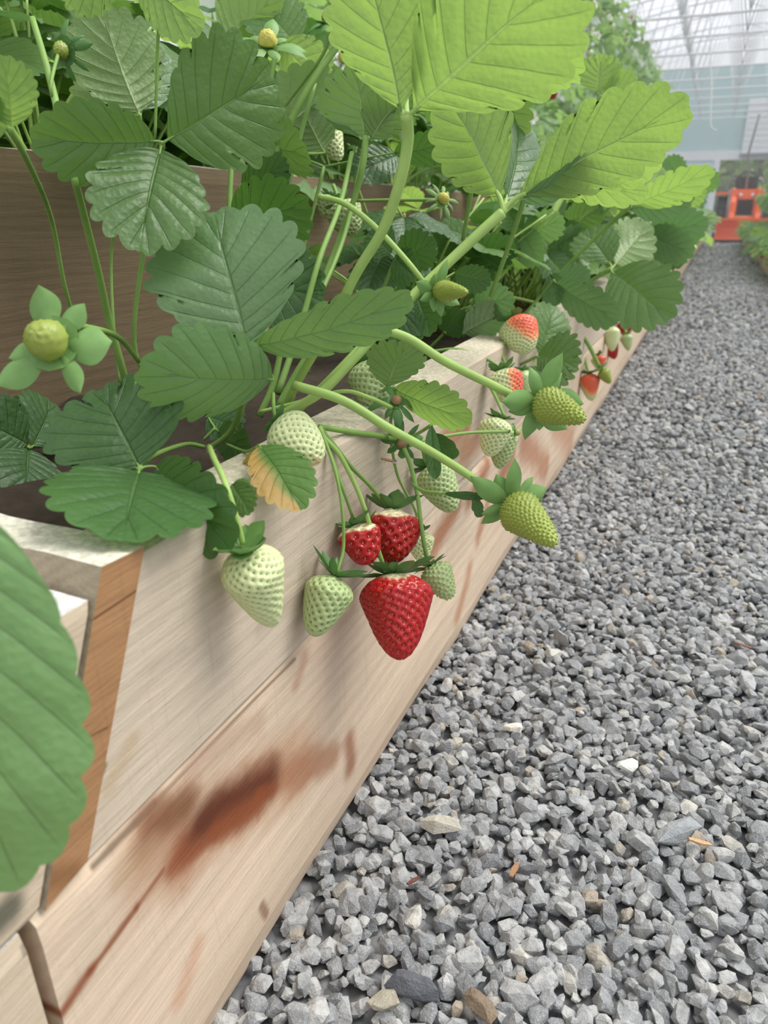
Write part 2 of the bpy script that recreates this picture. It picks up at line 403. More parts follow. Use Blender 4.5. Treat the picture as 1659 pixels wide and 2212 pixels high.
# ------------------------------------------------------------------ structure: ground, greenhouse
def grid(x0, x1, y0, y1, nx, ny, zf):
    X, Y = np.meshgrid(np.linspace(x0, x1, nx), np.linspace(y0, y1, ny))
    V = np.stack([X.ravel(), Y.ravel(), zf(X.ravel(), Y.ravel())], 1)
    Fc = [(j * nx + i, j * nx + i + 1, (j + 1) * nx + i + 1, (j + 1) * nx + i) for j in range(ny - 1) for i in range(nx - 1)]
    return V, Fc
V, Fc = grid(-8, 8, -2, 30, 3, 3, lambda x, y: 0 * x - .004)
struct(mk('floor', V + np.array([0, 0, .004]), Fc, M_GBED, smooth=False))
V, Fc = grid(-40, 40, 30, 90, 3, 3, lambda x, y: 0 * x - .02)
struct(mk('ground_outside', V, Fc, M_GRASS, smooth=False))

YW = 30.0
def wallbox(name, x0, x1, z0, z1, mat, y=YW, t=.05):
    q = MB(); q.box(((x0 + x1) / 2, y, (z0 + z1) / 2), ((x1 - x0) / 2, t, (z1 - z0) / 2)); return struct(q.build(name, mat, smooth=False))
hz = float(PX(0, 0, 1)[0] * 0)
def wy(px, py, y=YW):
    r = ray(px, py); q = C0 + r * y / r[1]; return float(q[0]), float(q[2])
xd, _ = wy(1544, 400); _, zd = wy(1600, 345); _, zt = wy(1600, 140)
wallbox('wall_end_upper', -8, 8, zd + .28, zt, M_TEAL)
wallbox('wall_end_side', -8, xd - .06, 0, zd + .02, M_TEALP)
wallbox('trim_1', -8, 8, zd, zd + .28, M_WMET, YW - .06)
wallbox('trim_2', xd - .12, xd + .06, 0, zd, M_WMET, YW - .08)
wallbox('wall_end_far_side', xd + 4.2, 8, 0, zd, M_TEALP)
xs, zs0 = wy(1602, 332, YW - .2); xs1, zs1 = wy(1610, 216, YW - .2)
q = MB()
for k in range(9):
    zz = zs0 + (zs1 - zs0) * (k + .5) / 9
    q.box((xs + 1.9, YW - .2, zz), (1.9, .035, (zs1 - zs0) / 18 * .94))
q.box((xs + 1.9, YW - .17, (zs0 + zs1) / 2), (1.92, .02, (zs1 - zs0) / 2 + .03))
sh = thing('roller_shutter', 'white slatted roller shutter raised above the far doorway', 'shutter', (xs + 1.9, YW - .2, zs0))
q.build('slats', M_WHITE, sh, False)
q = MB(); q.box((xs + 1.9, YW - .2, zs0 - .06), (1.95, .06, .05)); q.build('bottom_rail', M_GREY, sh, False)

# roof trusses (each one its own piece of structure), ridge purlins and film
HC = 3.40
def arch(x): return HC + .25 + 2.0 * (1 - (x / 7.) ** 2)
for i in range(0, 14):
    y = 29.1 - i * 1.6
    q = MB()
    q.tube([(-7, y, HC), (0, y, HC), (7, y, HC)], .019, n=6)
    xs_ = np.linspace(-7, 7, 29)
    q.tube([(x, y, arch(x)) for x in xs_], .024, n=6)
    for k in range(28):
        xa, xb = xs_[k], xs_[k + 1]
        if k % 2 == 0: q.tube([(xa, y, HC), (xb, y, arch(xb))], .014, n=5)
        else: q.tube([(xa, y, arch(xa)), (xb, y, HC)], .014, n=5)
    o = struct(q.build('trim_truss', M_STEEL))
for k, x in enumerate((-5.25, -3.5, -1.75, 0., 1.75, 3.5, 5.25)):
    q = MB(); q.tube([(x, 7, arch(x) + .03), (x, 30, arch(x) + .03)], .022, n=6); struct(q.build('trim_purlin', M_STEEL))
for k in range(9):                       # diagonal wind bracing under the film
    q = MB(); y = 8 + k * 2.4
    q.tube([(-6, y, arch(-6)), (0, y + 3.2, arch(0) - .05)], .012, n=5); q.tube([(0, y, arch(0) - .05), (6, y + 3.2, arch(6))], .012, n=5)
    struct(q.build('trim_brace', M_STEEL))
xs_ = np.linspace(-7, 7, 25)
V = np.array([(x, y, arch(x) + .07) for y in (6.5, 30.1) for x in xs_]); n = len(xs_)
struct(mk('ceiling', V, [(i, i + 1, n + i + 1, n + i) for i in range(n - 1)], M_FILM))

# trees outside the doorway
def tree(x, y, h, s):
    t = thing('tree', None, 'tree', (x, y, 0), 'trees beyond the doorway')
    t['label'] = 'leafy green tree beyond the open far doorway'
    q = MB(); q.tube([(x, y, 0), (x + .1, y, h * .4), (x, y, h * .7)], [.16, .12, .06]); q.build('trunk', M_BARK, t)
    q = MB(); r_ = random.Random(s)
    for k in range(420):
        a, e, R = r_.uniform(0, 2 * pi), r_.uniform(-1, 1), r_.uniform(.75, 1.05)
        c = np.array([x, y, h * .46]) + np.array([cos(a) * sqrt(1 - e * e) * h * .33, sin(a) * sqrt(1 - e * e) * h * .33, e * h * .5]) * R
        n1 = nrm(np.array([r_.gauss(0, 1), r_.gauss(0, 1), r_.gauss(0, 1)])); n2 = nrm(np.cross(n1, [0.3, .5, .8])); z = r_.uniform(.3, .6)
        q.add([c - n1 * z, c + n2 * z * .6, c + n1 * z, c - n2 * z * .6], [(0, 1, 2, 3)])
    q.build('crown', M_TREE, t, False)
for i, (x, y, h) in enumerate([(-5.5, 43, 6.), (-1.9, 40, 5.6), (1.4, 42, 6.2), (4.9, 40.5, 6.), (8.6, 43, 6.6), (-3.4, 48, 7.), (.4, 50, 7.6), (4.2, 51, 7.6), (8.2, 50, 7.6)]):
    tree(x, y, h, i)

# hanging cable
q = MB()
pc = [P(1535, -260, 5.0), P(1535, 100, 5.0), P(1537, 190, 5.0), P(1535, 268, 5.0), P(1548, 283, 5.0)]
q.tube(spline(pc, 8), .0045, n=6)
o = q.build('hanging_cable', M_STEEL, loc=pc[0]); tag(o, 'thin grey cable hanging down from the roof with a bent end', 'cable')

# ------------------------------------------------------------------ timber bed
def beam(name, prof, y0, y1, step, amp, mat, label=None, shear=0., zref=0., seed=0, cat='timber beam', taper=None, group=None):
    """prof: (x, z) outline, counter-clockwise; extruded along Y with uneven, sawn edges"""
    ys = []; y = y0
    while y < y1: ys.append(y); y += step * (1 + max(0, y) * 1.2)
    ys.append(y1); n = len(prof); V = []
    for j, y in enumerate(ys):
        for i, (x, z) in enumerate(prof):
            a = amp * (0.35 if j in (0,) else 1)
            V.append((x + a * float(vnoise(np.array([i * 3.1, y * 9, z * 9]), 1., seed)), y + shear * (z - zref), z + a * .8 * float(vnoise(np.array([z * 7, y * 14, i * 2.]), 1., seed + 5))))
    Fc = [(j * n + i, (j + 1) * n + i, (j + 1) * n + (i + 1) % n, j * n + (i + 1) % n) for j in range(len(ys) - 1) for i in range(n)]
    Fc += [tuple(range(n)), tuple((len(ys) - 1) * n + i for i in reversed(range(n)))]
    o = mk(name, V, Fc, mat, smooth=False, loc=(0, 0, 0))
    if label: tag(o, label, cat, group)
    return o
XF = -.2
upper_prof = [(-.236, .200), (-.2015, .1995), (-.2000, .202), (-.2000, .225), (-.2002, .25), (-.2, .275), (-.2, .300), (-.2003, .3115), (-.2025, .3145), (-.213, .3165), (-.224, .3175), (-.236, .318)]
beam('timber_beam', upper_prof, .1645, 14.5, .02, .0011, M_WU, 'pale upper timber beam forming the rim of the near strawberry bed', .477, .2006, 1)
low_prof = [(-.262, .000), (-.214, .000), (-.204, .010), (-.1995, .035), (-.1985, .07), (-.199, .11), (-.1995, .15), (-.2, .185), (-.2005, .1955), (-.2035, .1985), (-.262, .199)]
beam('timber_beam', low_prof, .1395, 14.5, .02, .0038, M_WL, 'lower timber beam with a dark red brown stain beside the gravel', -.03, .15, 2)
near_up = [(-.25, .2005), (-.2015, .2), (-.2, .203), (-.2, .25), (-.2, .305), (-.2012, .3095), (-.225, .3105), (-.25, .3105)]
beam('timber_beam', near_up, -.5, .1395, .02, .0006, M_WN, 'short pale timber left of the orange end grain, behind the big blurred leaf', .445, .1983, 3)
near_lo = [(-.25, 0), (-.21, 0), (-.2, .012), (-.199, .06), (-.199, .12), (-.1995, .19), (-.2015, .1985), (-.25, .199)]
beam('timber_beam', near_lo, -.5, .1335, .02, .0006, M_WN, 'lower timber at the bottom left corner, left of the dark gap', -.03, .15, 4)
# cross timber whose end shows as the orange strip
a0, a1 = pw(213, 1223), pw(306, 1179); b0, b1 = pw(88, 1976), pw(180, 1868)
pl = [PZ(20, 1196, .3215), PZ(0, 1138, .3205)]
XE = -.1985
sec = [(a0[0], a0[1]), (a1[0], a1[1]), (b1[0] + .001, b1[1] + .0015), (b0[0] + .001, b0[1] + .0015)]
xl = -.56
yl0, yl1 = float(pl[0][1]) + .012, float(pl[1][1]) + .02
sec2 = [(yl0, .3225), (yl1, .3215), (yl1 - .056, .2), (yl0 - .056, .2)]
V = []; NS = 24
for j in range(NS + 1):
    t_ = j / NS; x = XE + (xl - XE) * t_
    ring = []
    for k in range(4):
        p, p2 = sec[k], sec[(k + 1) % 4]; s0, s1 = sec2[k], sec2[(k + 1) % 4]
        for u in (0, .25, .5, .75):
            y = (p[0] + (p2[0] - p[0]) * u) * (1 - t_) + (s0[0] + (s1[0] - s0[0]) * u) * t_
            z = (p[1] + (p2[1] - p[1]) * u) * (1 - t_) + (s0[1] + (s1[1] - s0[1]) * u) * t_
            am = .0016 * min(1, j / 2)
            ring.append((x, y + am * float(vnoise(np.array([x * 60, k + u, 1.]), 1.)), z + am * float(vnoise(np.array([x * 50, k + u, 4.]), 1.))))
    V += ring
n = 16
Fc = [(j * n + i, j * n + (i + 1) % n, (j + 1) * n + (i + 1) % n, (j + 1) * n + i) for j in range(NS) for i in range(n)]
M_WSIDE = woodmat('timber_grey_brown_side', (.40, .33, .24), (.27, .21, .14), (), 1.2, 0., top=(.72, .68, .55))  # grey-brown long sides of the cross timber
mi = [1] * len(Fc) + [0, 0]
Fc += [tuple(range(n - 1, -1, -1)), tuple(NS * n + i for i in range(n))]
o = mk('cross_timber', V, Fc, [M_WE, M_WSIDE], smooth=False, mi=mi, loc=(0, 0, 0))
tag(o, 'cross timber with a leaning orange brown end face set into the bed corner', 'timber beam')
# rear raised tier
xt = -.535
tier = [(xt - .05, .19), (xt, .19), (xt, .30), (xt, .40), (xt, .480), (xt - .004, .4965), (xt - .02, .498), (xt - .05, .498)]
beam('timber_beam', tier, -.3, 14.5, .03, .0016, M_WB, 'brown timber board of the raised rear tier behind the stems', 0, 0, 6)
# right-hand bed across the path
rb = [(.50, 0), (.50, .19), (.42, .185), (.415, .16), (.418, .08), (.425, 0)]
beam('timber_beam', rb, 4.2, 14.4, .1, .004, M_WF, 'pale timber beam of the bed on the right of the path', 0, 0, 8)
q = MB(); q.box((.68, 14.37, .092), (.2, .03, .09)); o = q.build('timber_end_board', M_WF, smooth=False, loc=(.68, 14.37, 0)); tag(o, 'short board closing the far end of the right bed', 'timber board')
def soil(name, x0, x1, y0, y1, z, label):
    nx, ny = max(6, int((x1 - x0) / .012)), int(min(500, (y1 - y0) / .02))
    V, Fc = grid(x0, x1, y0, y1, nx, ny, lambda x, y: z + .006 * vnoise(np.stack([x, y, x * 0], 1), 60., 2) + .004 * vnoise(np.stack([x, y, x * 0], 1), 190., 4))
    o = mk(name, V, Fc, M_SOIL, loc=(0, 0, 0)); tag(o, label, 'soil', None, 'stuff')
soil('soil', -.53, -.234, .215, 4., .288, 'dark planting soil filling the front bed below the leaves')
soil('soil', -.53, -.234, 4., 14.4, .288, 'dark planting soil in the far stretch of the front bed')
soil('soil', -.92, -.586, -.3, 14.4, .470, 'dark planting soil filling the raised rear tier')
soil('soil', .50, .88, 4.2, 14.3, .165, 'dark planting soil in the bed right of the path')
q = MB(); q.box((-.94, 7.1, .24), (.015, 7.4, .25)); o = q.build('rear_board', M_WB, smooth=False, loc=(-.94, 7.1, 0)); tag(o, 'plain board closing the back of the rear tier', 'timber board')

# ------------------------------------------------------------------ gravel
def rock_proto(s):
    r_ = np.random.RandomState(s)
    pts = r_.normal(size=(22, 3)); pts /= np.linalg.norm(pts, axis=1)[:, None]
    pts *= np.array([1., r_.uniform(.6, .9), r_.uniform(.38, .7)])
    for _ in range(4):                                # split faces, like crushed rock
        d = nrm(r_.normal(size=3)); lim = r_.uniform(.45, .65); k = pts @ d
        pts = pts - np.outer(np.maximum(0, k - lim), d)
    bm = bmesh.new()
    for p in pts: bm.verts.new(p)
    bmesh.ops.convex_hull(bm, input=bm.verts)
    for v in [v for v in bm.verts if not v.link_faces]: bm.verts.remove(v)
    bmesh.ops.remove_doubles(bm, verts=bm.verts, dist=.12)
    bm.normal_update(); bm.verts.ensure_lookup_table()
    for i, v in enumerate(bm.verts): v.index = i
    V = np.array([v.co[:] for v in bm.verts]); Fc = [[v.index for v in f.verts] for f in bm.faces]; bm.free()
    return V, Fc
ROCKS = [rock_proto(s) for s in range(14)]
def rrot(r_, tilt):
    a = r_.uniform(0, 2 * pi); t_ = r_.gauss(0, tilt); s_ = r_.gauss(0, tilt)
    return np.array(Matrix.Rotation(a, 3, 'Z') @ Matrix.Rotation(t_, 3, 'X') @ Matrix.Rotation(s_, 3, 'Y'))
def inview(p, m=20):
    d = (p - C0) @ Fv
    if d < .05: return None
    x = CX + FPX * ((p - C0) @ Rv) / d; y = CY - FPX * ((p - C0) @ Uv) / d
    return (x, y, d) if -m < x < 1659 + m and -m < y < 2212 + m else None
stones = []
def scatter(x0, x1, y0, y1, sp, s0, s1, zj):
    y = y0
    while y < y1:
        x = x0
        while x < x1:
            px, py = x + rnd.uniform(-.5, .5) * sp, y + rnd.uniform(-.5, .5) * sp
            s = rnd.uniform(s0, s1) * (1.45 if rnd.random() < .06 else 1) * (0.75 if rnd.random() < .3 else 1)
            stones.append((px, py, s * .38 + rnd.uniform(-.2, 1) * zj, s, rrot(rnd, .5), rnd.randrange(14), rnd.random()))
            x += sp
        y += sp
scatter(-.202, .74, .10, 1.5, .0085, .0058, .0112, .007)
scatter(-.192, .74, 1.5, 3.4, .0135, .0085, .0135, .007)
scatter(-.192, .60, 3.4, 8., .024, .012, .019, .008)
scatter(-.192, .43, 8., 14.9, .045, .018, .030, .010)
vis = []
for i, s in enumerate(stones):
    if s[0] - s[3] * .6 < -.208 or (s[1] > 4 and s[0] > .41): continue
    v = inview(np.array(s[:3]))
    if v is None and inview(np.array(s[:3]), 900) is None: continue
    vis.append((v[2] / s[3] if v and s[2] > s[3] * .3 + .001 else 99, i, v))
vis.sort(key=lambda q_: q_[0])
single = set(i for _, i, v in vis[:300])
rock_me = []
for k, (V, Fc) in enumerate(ROCKS):
    me = bpy.data.meshes.new('gravel_stone'); me.from_pydata(V.tolist(), [], Fc); me.materials.append(M_STONE)
    A = me.attributes.new('tint', 'FLOAT', 'POINT'); A.data.foreach_set('value', [0.] * len(V)); rock_me.append(me)
q = MB(); tint = []
for _, i, v in vis:
    x, y, z, s, R, k, t_ = stones[i]
    if i in single:
        o = bpy.data.objects.new('gravel_stone', rock_me[k]); COL.objects.link(o)
        o.matrix_world = Matrix.Translation((x, y, z)) @ Matrix(R.tolist()).to_4x4() @ Matrix.Scale(s, 4)
        tag(o, 'angular grey crushed stone lying loose among the nearest gravel of the path', 'stone', 'grey stones of the gravel path')
    else:
        V, Fc = ROCKS[k]; q.add(V @ R.T * s + np.array([x, y, z]), Fc); tint += [t_] * len(V)
o = mk('gravel', np.vstack(q.v), q.f, M_STONE, smooth=False, at={'tint': tint}, loc=(0, 0, 0)); tag(o, 'grey crushed stone gravel covering the greenhouse path', 'gravel', None, 'stuff')

def special_stone(px, py, s, k, col, label, sc=(1, 1, 1), rz=0., cat='stone', name='gravel_stone'):
    p = PZ(px, py, .015); V, Fc = ROCKS[k]
    V = V * s * np.array(sc); R = np.array(Matrix.Rotation(rz, 3, 'Z') @ Matrix.Rotation(.15, 3, 'X'))
    o = mk(name, V @ R.T + p, Fc, stone_one(name + '_colour', col), smooth=False, loc=p); tag(o, label, cat)
special_stone(905, 2130, .017, 2, (.13, .14, .16), 'large dark blue grey stone near the bottom of the path', (1.3, .8, .9), .2)
special_stone(1040, 2172, .0125, 5, (.25, .19, .13), 'brown elongated stone below the large dark stone', (1.4, .7, .8), -.5)
special_stone(832, 2160, .011, 3, (.40, .37, .29), 'tan rounded stone left of the large dark stone', (1.1, .9, .9), .5)
special_stone(1355, 1652, .012, 7, (.72, .76, .68), 'whitish flat stone chip lying alone on the mid path', (1, .9, .5), 1.)
special_stone(1113, 1572, .011, 8, (.78, .74, .64), 'small cream white stone far up the path', (1.1, .7, .8), .3)
special_stone(1465, 1800, .020, 9, (.36, .38, .39), 'broad pale grey stone slab on the right of the path', (1.5, .7, .5), .9)
special_stone(955, 1780, .015, 1, (.52, .49, .41), 'light beige knobbly stone right of the timber beam', (1.3, .8, .8), .2)
def chip(px, py, L, a, col, label):
    p = PZ(px, py, .019); q = MB(); R = np.array(Matrix.Rotation(a, 3, 'Z') @ Matrix.Rotation(.3, 3, 'Y'))
    V = np.array([(-1, -.16, 0), (.2, -.22, .02), (1, -.05, .05), (.9, .1, .05), (-.1, .2, .04), (-1, .1, 0)]) * L; V2 = V + np.array([0, 0, L * .12])
    q.add(np.vstack([V, V2]) @ R.T + p, [(5, 4, 3, 2, 1, 0), (6, 7, 8, 9, 10, 11)] + [(i, (i + 1) % 6, 6 + (i + 1) % 6, 6 + i) for i in range(6)])
    o = q.build('wood_chip', stone_one('wood_chip_colour', col), smooth=False, loc=p); tag(o, label, 'wood chip')
chip(1111, 1880, .010, 1.5, (.38, .20, .10), 'thin brown splinter of wood standing among the middle stones')
chip(1512, 1820, .009, .3, (.68, .42, .22), 'small orange wood chip beside the pale stone slab')
chip(893, 1903, .007, 1.2, (.16, .05, .03), 'dark red brown bark chip near the timber beam')
chip(1605, 1395, .010, .2, (.26, .12, .08), 'dark bark chip at the right edge of the path')

# ------------------------------------------------------------------ leaves
WT = [0, .04, .10, .18, .28, .40, .52, .64, .75, .85, .93, .98, 1.]
WW = [.02, .09, .27, .53, .79, .95, 1., .99, .93, .83, .68, .48, .05]
def leaflet_geo(L, W, N=9, nv=54, nu=7, fold=.15, bulge=.12, droop=.0, wav=.03, relief=.012, seed=0, tooth=.065, rd=1.):
    """local frame: +y from base to tip, x across, z = upper side"""
    r_ = np.random.RandomState(seed + 3); ph = r_.uniform(0, 6, 4)
    ts = np.linspace(0, 1, nv + 1)
    key = [(0, 0), (.04 + .10 * (1 - rd), .035), (.19 + .18 * (1 - rd), .13), (.35 + .12 * (1 - rd), .27), (.46 + .04 * (1 - rd), .43), (.5, .58), (.47, .73), (.385, .85), (.25, .94), (.10, .985), (0, 1.)]
    O = spline([np.array([a * W, b_ * L, 0.]) for a, b_ in key], 12); al = np.concatenate([[0], np.cumsum(np.linalg.norm(np.diff(O, axis=0), axis=1))]); al /= al[-1]
    ox, oy = np.interp(ts, al, O[:, 0]), np.interp(ts, al, O[:, 1])
    tx, ty = np.gradient(ox), np.gradient(oy); tl = np.hypot(tx, ty); tx, ty = tx / tl, ty / tl
    V, UV = [], []
    for sgn in (-1, 1):
        for i_, t_ in enumerate(ts):
            tv = abs(sin(pi * t_ * N)) ** .8
            env = min(1., max(0., (t_ - .2) * 3.5)) * min(1., (1 - t_) * 30)
            am = tooth * W * (tv - .55) * env * (1 + .25 * sin(t_ * 17 + ph[0] + sgn))
            bx, by = max(0., ox[i_] + am * ty[i_] + am * .4 * t_ * tx[i_]), oy[i_] - am * tx[i_] + am * .4 * t_ * ty[i_]
            if t_ in (0., 1.): bx = 0.
            ym = L * .82 * t_ ** 1.6
            for j in range(nu + 1):
                s = j / nu; k = s ** .9
                x = bx * k; y = ym + (by - ym) * (k ** 1.15)
                u = x / (W / 2); v = y / L
                z = fold * x * (1 - .5 * u) + bulge * L * 4 * v * (1 - v) * .5 - droop * W * .5 * u * u
                z += wav * W * (.3 + u) * u * sin(v * 9 + ph[1] + sgn) * .5
                z += relief * W * (-.65 * abs(sin(pi * t_ * N)) ** 5 * (1 - s ** 4) * min(1, s * 5) + .0)
                z -= relief * W * .8 * exp(-(s / .08) ** 2)
                z += .020 * W * float(vnoise(np.array([x * sgn, y, 0.]) / W, 4.5, seed)) + .0045 * W * float(vnoise(np.array([x * sgn, y, .3]) / W, 26., seed + 2))
                V.append((sgn * x, y, z)); UV.append((.5 + .5 * sgn * s, t_))
    n = nu + 1; off = (nv + 1) * n; Fc = []
    for i in range(nv):
        for j in range(nu):
            a_, b_, c_, d_ = i * n + j, i * n + j + 1, (i + 1) * n + j + 1, (i + 1) * n + j
            Fc.append((off + a_, off + b_, off + c_, off + d_)); Fc.append((a_, d_, c_, b_))
    return np.array(V), Fc, np.array(UV)

def frame_leaf(B, T, roll, under):
    """axes of a leaflet from base to tip, its broad side to the camera and turned by roll degrees"""
    y = nrm(T - B); v = nrm(C0 - (B + T) / 2); zc = nrm(v - y * (v @ y))
    x = np.cross(y, zc); r_ = radians(roll)
    z = zc * cos(r_) + x * sin(r_)
    if under: z = -z
    return np.stack([np.cross(y, z), y, z], 1)

leaf_seed = [0]
def leaflet(parent, B, T, wpx, roll=0, under=False, fold=.15, bulge=.12, droop=.0, mat=None, label=None, N=9, tooth=.075, relief=.014, wav=.03, rd=.68):
    leaf_seed[0] += 1
    Bp, Tp = P(*B), P(*T); W = wpx * (B[2] + T[2]) / 2 / FPX / max(.3, cos(radians(roll))); L = float(np.linalg.norm(Tp - Bp))
    V, Fc, UV = leaflet_geo(L, W, N, 72, 11, fold, bulge, droop, wav, relief, leaf_seed[0], tooth, rd)
    R = frame_leaf(Bp, Tp, roll, under)
    o = mk('leaflet', V @ R.T + Bp, Fc, mat or M_LEAF, parent, uv=UV)
    if label: o['label'] = label
    return o

def hairs(V0, r, n, rn):
    return None

def stem(parent, pts, rpx, mat=None, name='petiole', taper=.8, n=10, seg=7):
    Q = [P(*p) for p in pts]; d = np.mean([p[2] for p in pts]); r = rpx * d / FPX
    S = spline(Q, seg)
    V, Fc = tube_geo(S, [r, r * taper], n)
    q = MB(); q.add(V, Fc)
    if rpx >= 5.5:                       # fine pale hairs along the thicker stalks
        N = len(S); r_ = random.Random(int(pts[0][0]) + N)
        for k in range(int(N * 9)):
            i = r_.uniform(0, N - 1.01); j = int(i); c = S[j] + (S[j + 1] - S[j]) * (i - j); T = nrm(S[j + 1] - S[j])
            a_ = nrm(np.cross(T, nrm(np.array([r_.gauss(0, 1), r_.gauss(0, 1), r_.gauss(0, 1)])))); h = r * .92; e = c + a_ * (h + r_.uniform(.0008, .0018)) + T * .0004
            b_ = np.cross(T, a_) * .00006
            q.add([c + a_ * h - b_, c + a_ * h + b_, e], [(0, 1, 2)])
    return q.build(name, mat or M_STEM, parent)

def leaf(label, leaflets, petiole=None, rpx=6, mat=None, pmat=None, name='strawberry_leaf'):
    base = P(*(petiole[-1] if petiole else leaflets[0][0]))
    t_ = thing(name, label, 'leaf', base, None)
    for lf in leaflets:
        d = dict(lf[3]) if len(lf) > 3 else {}
        d.setdefault('mat', mat)
        leaflet(t_, lf[0], lf[1], lf[2], **d)
    if petiole:
        stem(t_, petiole, rpx, pmat)
        for lf in leaflets:
            a, b_ = P(*petiole[0]), P(*lf[0]); t3 = P(*lf[1])
            if np.linalg.norm(a - b_) > .002:
                r = rpx * petiole[0][2] / FPX * .62; q = MB(); q.tube(spline([a, (a + b_) / 2 + (b_ - t3) * .02, b_, b_ + (t3 - b_) * .06], 5), [r, r * .6], n=8); q.build('petiolule', pmat or M_STEM, t_)
    return t_

# ------------------------------------------------------------------ strawberries
def basis(ax, hint=(0, 0, 1)):
    z = nrm(ax); x = np.cross(np.asarray(hint, float), z)
    if np.linalg.norm(x) < .05: x = np.cross([1., 0, 0], z)
    x = nrm(x); return np.stack([x, np.cross(z, x), z], 1)

def berry_geo(L, Rm, nv=64, nu=84, spacing=None, dimple=1., lump=.04, cone=.8, seed=0, ripe=None, spike=False, neck=0., lobes=0.):
    """z = 0 at the calyx, z = L at the tip"""
    r_ = np.random.RandomState(seed)
    def prof(t):
        t = np.asarray(t, float); ts = .27
        a = np.sqrt(np.clip(1 - (1 - np.clip(t / ts, 0, 1)) ** 2, 0, 1)) * .9 + .1 * np.clip(t / ts, 0, 1)
        u = np.clip((t - ts) / (1 - ts), 0, 1)
        b_ = (np.sqrt(np.clip(1 - u ** 2.2, 0, 1))) * (1 - .42 * cone * u) * (1 - .10 * cone * np.sin(pi * u))
        f = np.where(t < ts, a, b_)
        if neck: f = f * (1 - neck * np.exp(-((t - .05) / .09) ** 2))
        return f
    tt = (1 - np.cos(np.linspace(0, pi, nv + 1))) / 2
    ph = np.arange(nu) * 2 * pi / nu
    Tm, Pm = np.meshgrid(tt, ph, indexing='ij')
    q1, q2 = r_.uniform(0, 6, 2)
    rad = prof(Tm) * Rm * (1 + lump * np.sin(2 * Pm + q1) * np.sin(pi * Tm) + lump * .8 * np.sin(3 * Pm + q2 + 3 * Tm) + lobes * np.cos(Pm * 2 + q1) * np.exp(-((Tm - .75) / .25) ** 2))
    V = np.stack([rad * np.cos(Pm), rad * np.sin(Pm), Tm * L], -1).reshape(-1, 3)
    Nn = V - np.array([0, 0, L * .42]); Nn[:, 2] *= .55; Nn /= np.linalg.norm(Nn, axis=1)[:, None]
    sp = spacing or Rm * 2 * pi / 22
    ta = np.linspace(.02, .99, 400); ra = prof(ta) * Rm; da = 2 * pi * ra[:-1] * np.hypot(np.diff(ta) * L, np.diff(ra)); ca = np.concatenate([[0], np.cumsum(da)])
    ns = int(ca[-1] / (sp * sp * .95)); ii = np.arange(ns) + .5
    S = np.stack([np.interp(ii / ns * ca[-1], ca, ta) + r_.uniform(-.004, .004, ns), (ii * 2.399963 + r_.uniform(-.04, .04, ns)) % (2 * pi)], 1)
    i = np.clip(np.round(np.interp(S[:, 0], tt, np.arange(nv + 1))).astype(int), 0, nv)
    def surf(t, p):
        rd = prof(t) * Rm * (1 + lump * np.sin(2 * p + q1) * np.sin(pi * t) + lump * .8 * np.sin(3 * p + q2 + 3 * t) + lobes * np.cos(p * 2 + q1) * np.exp(-((t - .75) / .25) ** 2))
        return np.stack([rd * np.cos(p), rd * np.sin(p), t * L], -1)
    SP = surf(S[:, 0], S[:, 1])
    SN = SP - np.array([0, 0, L * .42]); SN[:, 2] *= .55; SN /= np.linalg.norm(SN, axis=1)[:, None]
    D = np.full(len(V), 9.)
    for a_ in range(0, len(V), 2000):
        D[a_:a_ + 2000] = np.sqrt(((V[a_:a_ + 2000, None] - SP[None]) ** 2).sum(-1)).min(1)
    sg = sp * .27; pit = np.exp(-(D / sg) ** 2)
    amp = sp * .24 * dimple * (-.9 if spike else 1)
    V = V - Nn * (amp * pit)[:, None] + Nn * (amp * .5 * np.exp(-((D - sp * .5) / (sp * .2)) ** 2))[:, None]
    Fc = [(a * nu + b_, a * nu + (b_ + 1) % nu, (a + 1) * nu + (b_ + 1) % nu, (a + 1) * nu + b_) for a in range(nv) for b_ in range(nu)]
    Fc = [f[::-1] for f in Fc]
    rp = ripe(Tm.ravel(), Pm.ravel(), V) if ripe else np.zeros(len(V))
    # seeds
    q = MB(); T1 = np.array([0, 0, 1.])
    for p, n_ in zip(SP, SN):
        tz = nrm(T1 - n_ * (n_ @ T1)); tx = np.cross(n_, tz); h = sp * .12
        c = p + n_ * (h * .3 - amp * .75 if not spike else -amp * .9)
        a_, b_, e = tx * h * .75, tz * h * 1.35, n_ * h * .8
        v = [c - b_, c + b_, c - a_, c + a_, c + e, c - e]
        q.add(v, [(0, 3, 4), (3, 1, 4), (1, 2, 4), (2, 0, 4), (3, 0, 5), (1, 3, 5), (2, 1, 5), (0, 2, 5)])
        if spike:
            tip = c + n_ * sp * .28 + tz * sp * .12; q.add([c - a_ * .3, c + a_ * .3, tip], [(0, 1, 2)])
    return V, Fc, rp, pit, np.vstack(q.v), q.f

